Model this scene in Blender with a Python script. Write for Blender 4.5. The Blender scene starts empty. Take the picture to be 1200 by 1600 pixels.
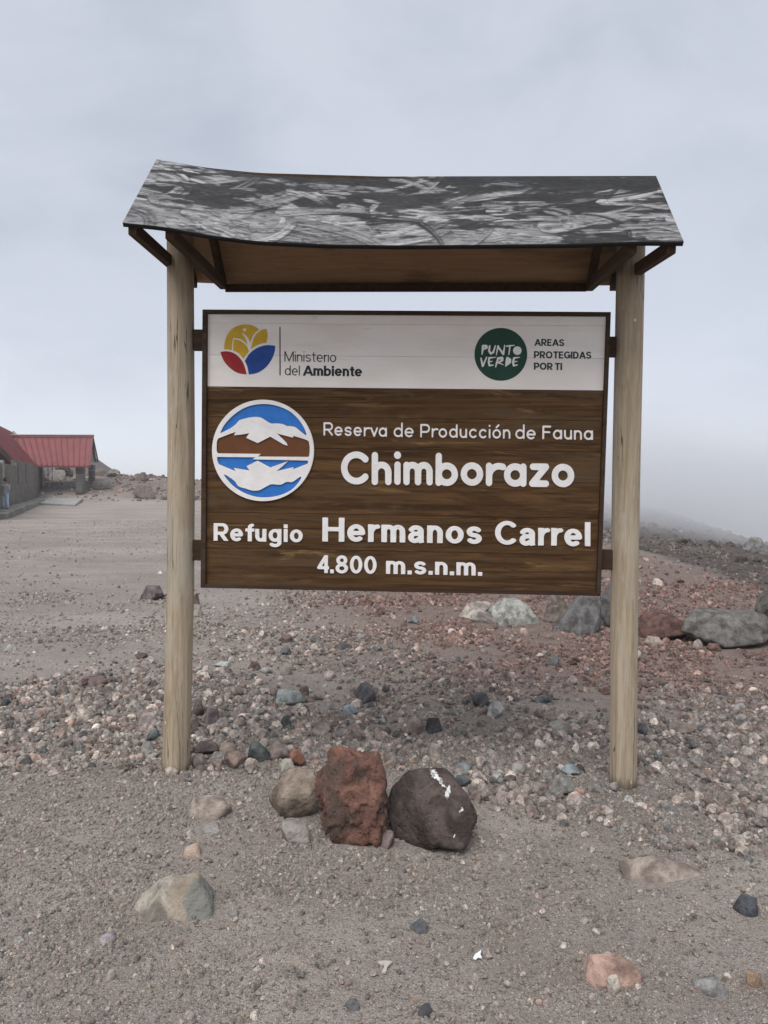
import bpy, bmesh, math, random
import numpy as np
from mathutils import Vector, Matrix
from mathutils.geometry import tessellate_polygon

sc = bpy.context.scene
col = sc.collection
R = math.radians

# ------------------------------------------------------------------ camera
cd = bpy.data.cameras.new('camera')
cam = bpy.data.objects.new('camera', cd)
col.objects.link(cam)
cd.sensor_fit = 'VERTICAL'
cd.sensor_height = 36.0
cd.lens = 36.0 * 1155 / 1600
cd.clip_start = 0.05
cd.clip_end = 4000
cam.matrix_world = (Matrix.Translation((0, 0, 1.6)) @ Matrix.Rotation(R(90 - 2.15), 4, 'X') @ Matrix.Rotation(R(0.6), 4, 'Z'))
sc.camera = cam

# ------------------------------------------------------------------ light
sc.view_settings.view_transform = 'Standard'
sc.view_settings.look = 'None'
sc.view_settings.gamma = 1
sc.view_settings.exposure = 0.98
sc.view_settings.use_curve_mapping = False
SUN_EL, SUN_AZ = 58, 205          # azimuth measured clockwise from +Y: behind the camera, to the left


# ------------------------------------------------------------------ node helpers
def nd(nt, typ, ins=None, **props):
    n = nt.nodes.new(typ)
    for k, v in props.items():
        setattr(n, k, v)
    for k, v in (ins or {}).items():
        s = n.inputs[k]
        if isinstance(v, bpy.types.NodeSocket):
            nt.links.new(v, s)
        else:
            s.default_value = v
    return n


def c4(c):
    return (c[0], c[1], c[2], 1.0)


def mixc(nt, fac, a, b, mode='MIX'):
    n = nt.nodes.new('ShaderNodeMix')
    n.data_type = 'RGBA'
    n.blend_type = mode
    for i, v in ((0, fac), (6, a), (7, b)):
        if isinstance(v, bpy.types.NodeSocket):
            nt.links.new(v, n.inputs[i])
        elif i == 0:
            n.inputs[0].default_value = v
        else:
            n.inputs[i].default_value = c4(v)
    return n.outputs[2]


def mth(nt, op, a, b=0.5, c=0.5, clamp=False):
    n = nt.nodes.new('ShaderNodeMath')
    n.operation = op
    n.use_clamp = clamp
    for i, v in enumerate((a, b, c)):
        if isinstance(v, bpy.types.NodeSocket):
            nt.links.new(v, n.inputs[i])
        else:
            n.inputs[i].default_value = v
    return n.outputs[0]


def ramp(nt, fac, lo, hi, a=0.0, b=1.0):
    n = nd(nt, 'ShaderNodeMapRange', {0: fac, 1: lo, 2: hi, 3: a, 4: b}, interpolation_type='SMOOTHSTEP')
    return n.outputs[0]


def noise(nt, vec, scale, detail=4, rough=.55, dist=0.0):
    n = nd(nt, 'ShaderNodeTexNoise', {'Scale': scale, 'Detail': detail, 'Roughness': rough, 'Distortion': dist})
    nt.links.new(vec, n.inputs['Vector'])
    return n.outputs[0]


def mapping(nt, vec, scale=(1, 1, 1), loc=(0, 0, 0), rot=(0, 0, 0)):
    n = nd(nt, 'ShaderNodeMapping', {'Scale': scale, 'Location': loc, 'Rotation': rot})
    nt.links.new(vec, n.inputs[0])
    return n.outputs[0]


def new_mat(name, rough=0.85, spec=0.3):
    m = bpy.data.materials.new(name)
    m.use_nodes = True
    nt = m.node_tree
    p = nt.nodes['Principled BSDF']
    p.inputs['Roughness'].default_value = rough
    p.inputs['Specular IOR Level'].default_value = spec
    return m, nt, p


def bump(nt, p, h, dist, strength=1.0, prev=None):
    b = nd(nt, 'ShaderNodeBump', {'Height': h, 'Distance': dist, 'Strength': strength})
    if prev:
        nt.links.new(prev, b.inputs['Normal'])
    nt.links.new(b.outputs[0], p.inputs['Normal'])
    return b.outputs[0]


def objco(nt):
    return nt.nodes.new('ShaderNodeTexCoord').outputs['Object']


def rnd(nt):
    return nt.nodes.new('ShaderNodeObjectInfo').outputs['Random']


# ------------------------------------------------------------------ world: overcast mountain sky
w = bpy.data.worlds.new('World')
sc.world = w
w.use_nodes = True
nt = w.node_tree
bg = nt.nodes['Background']
sky = nd(nt, 'ShaderNodeTexSky', sky_type='NISHITA', sun_disc=False, sun_elevation=R(SUN_EL), sun_rotation=R(SUN_AZ), altitude=4800, air_density=1.0)
tc = nt.nodes.new('ShaderNodeTexCoord').outputs['Generated']
mp = mapping(nt, tc, (1, 1, 1.9))
n1 = noise(nt, mp, 1.5, 5, .5, .5)
n2 = noise(nt, mapping(nt, tc, (1, 1, 2.6), (3.1, 1.7, .4)), 3.6, 6, .55, .6)
f = mth(nt, 'ADD', mth(nt, 'MULTIPLY', n1, .65), mth(nt, 'MULTIPLY', n2, .35))
f = ramp(nt, f, .38, .62)
cloud = mixc(nt, f, (2.62, 2.84, 3.32), (3.36, 3.56, 4.0))
# the cloud deck is brighter and warmer low over the horizon, the whole way round
sep = nd(nt, 'ShaderNodeSeparateXYZ', {0: tc}).outputs[2]
low = ramp(nt, sep, .0, .26, 1, 0)
cloud = mixc(nt, mth(nt, 'MULTIPLY', low, .65), cloud, (4.75, 4.9, 5.15))
skyc = mixc(nt, .93, sky.outputs[0], cloud)
nt.links.new(skyc, bg.inputs[0])
bg.inputs[1].default_value = 0.1

sd = bpy.data.lights.new('sun', 'SUN')
sun = bpy.data.objects.new('sun', sd)
col.objects.link(sun)
sd.energy = 1.5
sd.angle = R(52)
sd.color = (1.0, .97, .93)
dirv = Vector((math.sin(R(SUN_AZ)) * math.cos(R(SUN_EL)), math.cos(R(SUN_AZ)) * math.cos(R(SUN_EL)), math.sin(R(SUN_EL))))
sun.rotation_euler = dirv.to_track_quat('Z', 'Y').to_euler()
sun.location = (0, -5, 20)

# ------------------------------------------------------------------ object helpers


def tag(o, label=None, cat=None, group=None, kind=None):
    if label:
        o['label'] = label
    if cat:
        o['category'] = cat
    if group:
        o['group'] = group
    if kind:
        o['kind'] = kind
    return o


def empty(name, loc=(0, 0, 0), rz=0.0):
    o = bpy.data.objects.new(name, None)
    o.location = loc
    o.rotation_euler = (0, 0, rz)
    o.empty_display_size = .2
    col.objects.link(o)
    return o


def link(name, me, parent=None, mats=(), smooth=False):
    for m in mats:
        me.materials.append(m)
    if smooth:
        me.polygons.foreach_set('use_smooth', np.ones(len(me.polygons), bool))
    o = bpy.data.objects.new(name, me)
    if parent:
        o.parent = parent
    col.objects.link(o)
    return o


def mesh_np(name, V, Fq):
    me = bpy.data.meshes.new(name)
    me.from_pydata([tuple(v) for v in V] if not isinstance(V, np.ndarray) else V.tolist(), [], Fq.tolist() if isinstance(Fq, np.ndarray) else Fq)
    me.update()
    return me


def hexa(name, P, mat, parent=None, bev=0.0):
    """box from 8 corners: bottom ring 0-3, top ring 4-7"""
    bm = bmesh.new()
    v = [bm.verts.new(p) for p in P]
    for q in ((3, 2, 1, 0), (4, 5, 6, 7), (0, 1, 5, 4), (1, 2, 6, 5), (2, 3, 7, 6), (3, 0, 4, 7)):
        bm.faces.new([v[i] for i in q])
    if bev:
        bmesh.ops.bevel(bm, geom=bm.edges[:], offset=bev, segments=1, affect='EDGES')
    bmesh.ops.recalc_face_normals(bm, faces=bm.faces)
    me = bpy.data.meshes.new(name)
    bm.to_mesh(me)
    bm.free()
    return link(name, me, parent, [mat])


def bar(name, a, b, wd, ht, mat, parent=None, bev=0.0, up=(0, 0, 1)):
    a, b = Vector(a), Vector(b)
    d = (b - a).normalized()
    u = Vector(up)
    s = d.cross(u).normalized()
    u = s.cross(d).normalized()
    P = []
    for p in (a, b):
        for i, j in ((-1, -1), (1, -1), (1, 1), (-1, 1)):
            P.append(p + s * (i * wd / 2) + u * (j * ht / 2))
    return hexa(name, P, mat, parent, bev)


# ------------------------------------------------------------------ numpy noise
def _hash(ix, iy, iz, seed):
    h = (ix.astype(np.int64) * 374761393 + iy.astype(np.int64) * 668265263 + iz.astype(np.int64) * 2147483647 + seed * 1274126177) & 0xffffffff
    h = ((h ^ (h >> 13)) * 1274126177) & 0xffffffff
    h = ((h ^ (h >> 16)) * 2246822519) & 0xffffffff
    return ((h ^ (h >> 15)) & 0xffffff) / float(0xffffff) * 2 - 1


def vn(P, seed=0):
    P = np.asarray(P, float)
    if P.shape[1] == 2:
        P = np.c_[P, np.zeros(len(P))]
    i = np.floor(P)
    fr = P - i
    u = fr * fr * fr * (fr * (fr * 6 - 15) + 10)
    i = i.astype(np.int64)
    out = 0
    for dx in (0, 1):
        wx = u[:, 0] if dx else 1 - u[:, 0]
        for dy in (0, 1):
            wy = u[:, 1] if dy else 1 - u[:, 1]
            for dz in (0, 1):
                wz = u[:, 2] if dz else 1 - u[:, 2]
                out = out + wx * wy * wz * _hash(i[:, 0] + dx, i[:, 1] + dy, i[:, 2] + dz, seed)
    return out


def fbm(P, seed=0, octs=4, gain=.5):
    a, s, t = 1.0, 0, 0
    P = np.asarray(P, float)
    for k in range(octs):
        s = s + a * vn(P * (2.03 ** k) + 17.3 * k, seed + k)
        t += a
        a *= gain
    return s / t


def sst(x, a, b):
    t = np.clip((x - a) / (b - a), 0, 1)
    return t * t * (3 - 2 * t)


# ------------------------------------------------------------------ terrain
def terrain(X, Y):
    X = np.atleast_1d(np.asarray(X, float))
    Y = np.atleast_1d(np.asarray(Y, float))
    XY = np.c_[X, Y]
    z = np.zeros_like(X)
    # gravel yard sinks a little towards the refuge
    z -= .25 * sst(Y, 14, 40) * sst(-X, 4, 18)
    # stony bank beyond the yard
    wob = 2.5 * vn(XY * .07, 3)
    left = sst(-X, -6, 16)
    z += (2.45 - .55 * sst(X, -27, -17)) * sst(Y + wob, 66, 80) * left
    z += .55 * fbm(XY * .12, 5, 4) * sst(Y, 62, 80) * left
    # brow on the right, ground falls away beyond it
    z -= .125 * np.maximum(0, X - 6.2 + .5 * vn(XY * .25, 8)) * (1 - sst(Y, 200, 400))
    z += 1.3 * np.exp(-(((X - 17.5) / 6.5) ** 2 + ((Y - 61) / 17) ** 2))
    z += 1.2 * np.exp(-(((X - 24) / 6) ** 2 + ((Y - 63) / 10) ** 2))
    z += .35 * fbm(XY * .1, 11, 4) * sst(X, 7, 14)
    # everything drops off the shoulder of the mountain further out
    drop = np.maximum(0, Y - 62 - 24 * left)
    z -= np.where(drop > 0, drop * .13, 0)
    z -= .1 * np.maximum(0, np.abs(X) - 60)
    z -= .05 * np.maximum(0, -Y - 20)
    z = np.where(z < -22, -22 + 3 * np.tanh((z + 22) / 8), z)
    # ash hill behind the refuge
    z += 19.5 * np.exp(-(((X + 76) / 22) ** 2 + ((Y - 165) / 26) ** 2)) * (1 + .15 * fbm(XY * .06, 9, 4))
    # near relief
    near = 1 - sst(np.hypot(X, Y), 25, 60)
    near2 = 1 - sst(np.hypot(X, Y), 7, 13)
    z += near * .030 * fbm(XY * .55, 21, 2) + near2 * (.020 * fbm(XY * 2.3, 22, 3) + .009 * fbm(XY * 6, 25, 2))
    fine = 1 - sst(np.hypot(X, Y), 6, 11)
    z += fine * .006 * fbm(XY * 12, 24, 2)
    # low mounds of rubble behind the boulders
    z += .22 * np.exp(-(((X - 3.6) / 2.2) ** 2 + ((Y - 10.2) / 1.5) ** 2))
    return z


def tz(x, y):
    return float(terrain(x, y)[0])


def graded(c0, c1, lo, hi, d0, g):
    a = list(np.arange(c0, c1, d0))
    d, x = d0, a[-1]
    up = []
    while x < hi:
        d = min(d * g, 60)
        x += d
        up.append(x)
    d, x = d0, a[0]
    dn = []
    while x > lo:
        d = min(d * g, 60)
        x -= d
        dn.append(x)
    return np.array(dn[::-1] + a + up)


gx = graded(-2.6, 2.9, -880, 880, .026, 1.035)
gy = graded(1.6, 6.2, -300, 880, .026, 1.027)
GX, GY = np.meshgrid(gx, gy)
GZ = terrain(GX.ravel(), GY.ravel())
V = np.c_[GX.ravel(), GY.ravel(), GZ]
nx, ny = len(gx), len(gy)
idx = np.arange(nx * ny).reshape(ny, nx)
Fq = np.stack([idx[:-1, :-1], idx[:-1, 1:], idx[1:, 1:], idx[1:, :-1]], -1).reshape(-1, 4)


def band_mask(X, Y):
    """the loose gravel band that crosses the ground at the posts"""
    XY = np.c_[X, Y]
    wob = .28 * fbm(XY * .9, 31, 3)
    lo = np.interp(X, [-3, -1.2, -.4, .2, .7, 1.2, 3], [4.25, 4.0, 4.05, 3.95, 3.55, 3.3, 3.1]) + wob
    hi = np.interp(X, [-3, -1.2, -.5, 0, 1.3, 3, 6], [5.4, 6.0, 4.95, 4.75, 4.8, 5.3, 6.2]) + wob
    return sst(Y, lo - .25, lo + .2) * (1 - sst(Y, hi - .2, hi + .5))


def yard_mask(X, Y):
    return sst(-X - .12 * Y + .35 * vn(np.c_[X, Y] * .5, 33), .0, 1.4) * sst(Y, 5.2, 7.5) * (1 - sst(Y, 65, 70))


def red_mask(X, Y):
    n = fbm(np.c_[X, Y] * .45, 35, 3)
    return np.clip(sst(X + .25 * Y + n, .2, 3.4) * sst(Y, 4.8, 6.6) * (1 - sst(X, 5.6, 6.8)) * (1 - sst(Y, 17, 26)) + .55 * sst(Y, 66, 71), 0, 1)


def dark_mask(X, Y):
    n = vn(np.c_[X, Y] * .3, 36)
    return np.clip(sst(X + .3 * n, 5.7, 6.9) + sst(Y, 95, 115) + .38 * sst(Y, 66, 71) * (X < 0), 0, 1)


mx, my = V[:, 0], V[:, 1]
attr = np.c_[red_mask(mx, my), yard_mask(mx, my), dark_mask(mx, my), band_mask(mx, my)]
me = bpy.data.meshes.new('ground')
me.vertices.add(len(V))
me.vertices.foreach_set('co', V.ravel())
me.loops.add(Fq.size)
me.loops.foreach_set('vertex_index', Fq.ravel().astype(np.int32))
me.polygons.add(len(Fq))
me.polygons.foreach_set('loop_start', np.arange(0, Fq.size, 4, dtype=np.int32))
me.update(calc_edges=True)
ca = me.color_attributes.new('zone', 'FLOAT_COLOR', 'POINT')
ca.data.foreach_set('color', attr.astype(np.float32).ravel())

gm, nt, p = new_mat('ground_dirt', .95, .15)
co = objco(nt)
za = nd(nt, 'ShaderNodeAttribute', attribute_name='zone')
zs = nd(nt, 'ShaderNodeSeparateColor', {0: za.outputs['Color']})
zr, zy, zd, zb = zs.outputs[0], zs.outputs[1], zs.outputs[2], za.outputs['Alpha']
big = noise(nt, co, .8, 4, .6, .3)
mid = noise(nt, co, 5.5, 5, .6)
fin = noise(nt, co, 60, 4, .7)
base = mixc(nt, ramp(nt, big, .38, .62), (.240, .203, .174), (.335, .289, .250))
base = mixc(nt, ramp(nt, mid, .52, .72, 0, .75), base, (.215, .172, .132))
base = mixc(nt, zr, base, mixc(nt, ramp(nt, mid, .35, .65), (.155, .105, .084), (.225, .158, .128)))
base = mixc(nt, zy, base, mixc(nt, ramp(nt, noise(nt, mapping(nt, co, (.55, 1, 1), (0, 0, 0), (0, 0, .9)), .55, 6, .62), .35, .65), (.275, .235, .203), (.40, .352, .31)))
base = mixc(nt, zd, base, mixc(nt, ramp(nt, big, .35, .65), (.062, .050, .046), (.105, .082, .072)))
base = mixc(nt, mth(nt, 'MULTIPLY', zy, ramp(nt, noise(nt, mapping(nt, co, (.7, 1, 1), (0, 0, 0), (0, 0, .45)), 3.5, 6, .7), .48, .66, 0, .35)), base, (.165, .138, .12))
base = mixc(nt, ramp(nt, fin, .3, .7, 0, .40), base, mixc(nt, .5, base, (.06, .052, .046)))
# grit too small to model: cells of two sizes with a tint each
base = mixc(nt, mth(nt, 'MULTIPLY', zb, .65), base, mixc(nt, .55, base, (.07, .056, .048)))  # gravel band ground darkened, painting in the shade between pebbles
hs = []
for sca, thr, seed in ((95, .40, 0), (210, .3, 5)):
    vo = nd(nt, 'ShaderNodeTexVoronoi', {'Scale': sca, 'Vector': mapping(nt, co, (1, 1, 1), (seed, seed, 0))}, voronoi_dimensions='2D')
    vc = nd(nt, 'ShaderNodeSeparateColor', {0: vo.outputs['Color']})
    on = mth(nt, 'GREATER_THAN', vc.outputs[0], mth(nt, 'SUBTRACT', thr + .12, mth(nt, 'MULTIPLY', zb, .25)))
    blob = mth(nt, 'MULTIPLY', ramp(nt, vo.outputs['Distance'], .18, .55, 1, 0), on)
    tint = mixc(nt, vc.outputs[1], (.10, .088, .08), (.54, .50, .465))
    tint = mixc(nt, ramp(nt, vc.outputs[2], .75, .95, 0, .5), tint, (.28, .15, .11))
    base = mixc(nt, mth(nt, 'MULTIPLY', blob, mth(nt, 'SUBTRACT', .78, mth(nt, 'ADD', mth(nt, 'MULTIPLY', zd, .62), mth(nt, 'MULTIPLY', zr, .12)))), base, tint)
    hs.append(blob)
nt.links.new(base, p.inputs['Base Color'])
h = mth(nt, 'ADD', mth(nt, 'MULTIPLY', hs[0], .6), mth(nt, 'MULTIPLY', hs[1], .3))
h = mth(nt, 'ADD', h, mth(nt, 'MULTIPLY', fin, .5))
b1 = bump(nt, p, h, .006, 1.0)
bump(nt, p, noise(nt, co, 14, 5, .65), .03, .7, b1)
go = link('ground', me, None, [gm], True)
tag(go, kind='structure')

# ------------------------------------------------------------------ rocks
ICO = {}


def ico(level):
    if level not in ICO:
        bm = bmesh.new()
        bmesh.ops.create_icosphere(bm, subdivisions=level, radius=1)
        ICO[level] = (np.array([v.co[:] for v in bm.verts]), [[v.index for v in f.verts] for f in bm.faces])
        bm.free()
    return ICO[level]


STY = {  # planes, sharpness, irregularity, noise amplitude, noise frequency
    'round': (12, 14, .20, .04, 2.4), 'angular': (9, 48, .34, .034, 2.7), 'slab': (8, 48, .30, .03, 2.6),
    'flat': (9, 16, .25, .05, 2.5), 'lava': (9, 16, .30, .10, 2.6), 'painted': (10, 15, .25, .035, 2.0),
    'cobble': (16, 10, .13, .045, 2.2), 'ochre': (9, 18, .28, .04, 2.2), 'split': (6, 60, .38, .014, 2.5), 'pebble': (5, 80, .46, .02, 2.)}


def rock_mesh(name, seed, dims, style, level, smooth=True, taper=.12, lean=0.0):
    D, F = ico(level)
    rs = np.random.RandomState(seed)
    npl, pw, irr, na, nf = STY[style]
    N = rs.normal(size=(npl, 3))
    N /= np.linalg.norm(N, axis=1)[:, None]
    N = np.r_[N, [[0, 0, 1], [0, 0, -1], [.9, .3, .3], [-.8, -.4, .45], [.2, -.9, .4], [0, .95, .3]]]
    d = 1 - irr * rs.rand(len(N))
    q = np.maximum(D @ N.T / d, 0) ** pw
    r = q.sum(1) ** (-1 / pw)
    P = D * r[:, None]
    off = rs.rand(3) * 50
    if level >= 3:
        nz = fbm(P * nf + off, seed % 97, 5 if level > 4 else 4, .55)
        P = P * (1 + na * 2.2 * nz)[:, None]
        if style == 'lava':
            ridge = 1 - np.abs(fbm(P * 3.1 + off, 5, 3))
            P = P * (1 + .16 * (ridge - .75) - .10 * sst(vn(P * 4.3 + off, 8), .25, .6))[:, None]
        if level > 4:
            P = P * (1 + .008 * fbm(P * 16 + off, 3, 3))[:, None]
    lo, hi = P.min(0), P.max(0)
    zt_ = (P[:, 2] - lo[2]) / (hi[2] - lo[2])
    P[:, :2] *= (1 - taper * zt_ ** 1.3)[:, None]
    P[:, 0] += lean * zt_
    lo, hi = P.min(0), P.max(0)
    P = (P - (lo + hi) / 2) / (hi - lo)
    P = P * np.array(dims)
    P[:, 2] += dims[2] / 2
    me = mesh_np(name, P, F)
    if smooth:
        me.polygons.foreach_set('use_smooth', np.ones(len(me.polygons), bool))
    return me


def rock_material(name, style='plain'):
    m, nt, p = new_mat(name, .93, .2)
    co = objco(nt)
    oi = nt.nodes.new('ShaderNodeObjectInfo')
    shift = nd(nt, 'ShaderNodeVectorMath', {0: co, 1: nd(nt, 'ShaderNodeCombineXYZ', {0: mth(nt, 'MULTIPLY', oi.outputs['Random'], 40.), 1: 3.0, 2: 1.0}).outputs[0]}, operation='ADD').outputs[0]
    base = oi.outputs['Color']
    n1 = noise(nt, shift, 9, 6, .65, .4)
    n2 = noise(nt, shift, 42, 5, .7)
    n3 = noise(nt, shift, 170, 3, .7)
    dk = mixc(nt, 1.0, base, (.55, .52, .50), 'MULTIPLY')
    lt = mixc(nt, 1.0, base, (1.45, 1.4, 1.35), 'MULTIPLY')
    c = mixc(nt, ramp(nt, n1, .35, .66), dk, lt)
    c = mixc(nt, ramp(nt, n2, .54, .70, 0, .6), c, dk)
    c = mixc(nt, ramp(nt, n3, .60, .75, 0, .45), c, (.42, .39, .36))
    if style == 'lava':
        a = noise(nt, shift, 6.5, 5, .6, .8)
        c = mixc(nt, ramp(nt, a, .46, .62, 0, .85), c, (.10, .072, .060))
        c = mixc(nt, ramp(nt, noise(nt, shift, 11, 5, .6, .5), .55, .68, 0, .6), c, (.27, .115, .07))
        c = mixc(nt, ramp(nt, noise(nt, shift, 15, 6, .7, .3), .60, .70, 0, .6), c, (.20, .17, .13))
    if style == 'ochre':
        g = noise(nt, mapping(nt, co, (1, 1, 1), (.6, .2, .1)), 7, 4, .6)
        sx = nd(nt, 'ShaderNodeSeparateXYZ', {0: co}).outputs[0]
        k = mth(nt, 'ADD', mth(nt, 'MULTIPLY', sx, 5.), g)
        c = mixc(nt, ramp(nt, k, .62, .82, 0, .6), c, (.37, .30, .225))
        c = mixc(nt, ramp(nt, k, 1.02, 1.12, 0, .8), c, (.19, .20, .185))
    if style == 'painted':
        fibre = noise(nt, mapping(nt, shift, (40, 40, 14)), 4, 4, .7, 1.0)
        c = mixc(nt, ramp(nt, fibre, .60, .75, 0, .22), c, (.28, .25, .24))
        # splashes of white road paint dribbled over the top right of the rock
        sp = nd(nt, 'ShaderNodeSeparateXYZ', {0: co})
        X, Z = sp.outputs[0], sp.outputs[2]
        wn = noise(nt, co, 75, 5, .75)
        tot = None
        for (cx, cz, rx, rz, a) in ((.020, .325, .028, .008, -.45), (.068, .272, .010, .025, -.35), (.045, .300, .018, .005, -.5), (.125, .205, .006, .012, -.9), (.09, .11, .003, .015, -.5)):
            dx, dz = mth(nt, 'SUBTRACT', X, cx), mth(nt, 'SUBTRACT', Z, cz)
            ca_, sa_ = math.cos(a), math.sin(a)
            u = mth(nt, 'ADD', mth(nt, 'MULTIPLY', dx, ca_ / rx), mth(nt, 'MULTIPLY', dz, sa_ / rx))
            v = mth(nt, 'ADD', mth(nt, 'MULTIPLY', dx, -sa_ / rz), mth(nt, 'MULTIPLY', dz, ca_ / rz))
            d = mth(nt, 'ADD', mth(nt, 'MULTIPLY', u, u), mth(nt, 'MULTIPLY', v, v))
            d = mth(nt, 'ADD', d, mth(nt, 'MULTIPLY', mth(nt, 'SUBTRACT', wn, .5), 7.0))
            k = mth(nt, 'LESS_THAN', d, .75)
            tot = k if tot is None else mth(nt, 'MAXIMUM', tot, k)
        c = mixc(nt, tot, c, (.75, .75, .73))
    nt.links.new(c, p.inputs['Base Color'])
    b = bump(nt, p, n1, .03, .7)
    pit = nd(nt, 'ShaderNodeTexVoronoi', {'Scale': 60 if style == 'plain' else 34, 'Vector': shift})
    b = bump(nt, p, ramp(nt, pit.outputs['Distance'], 0, .35), .006, .5 if style in ('plain', 'ochre') else .9, b)
    b = bump(nt, p, n2, .010, 1.0, b)
    bump(nt, p, n3, .002, .7, b)
    return m


RM = {k: rock_material('rock_' + k, k) for k in ('plain', 'lava', 'ochre', 'painted')}

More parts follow.
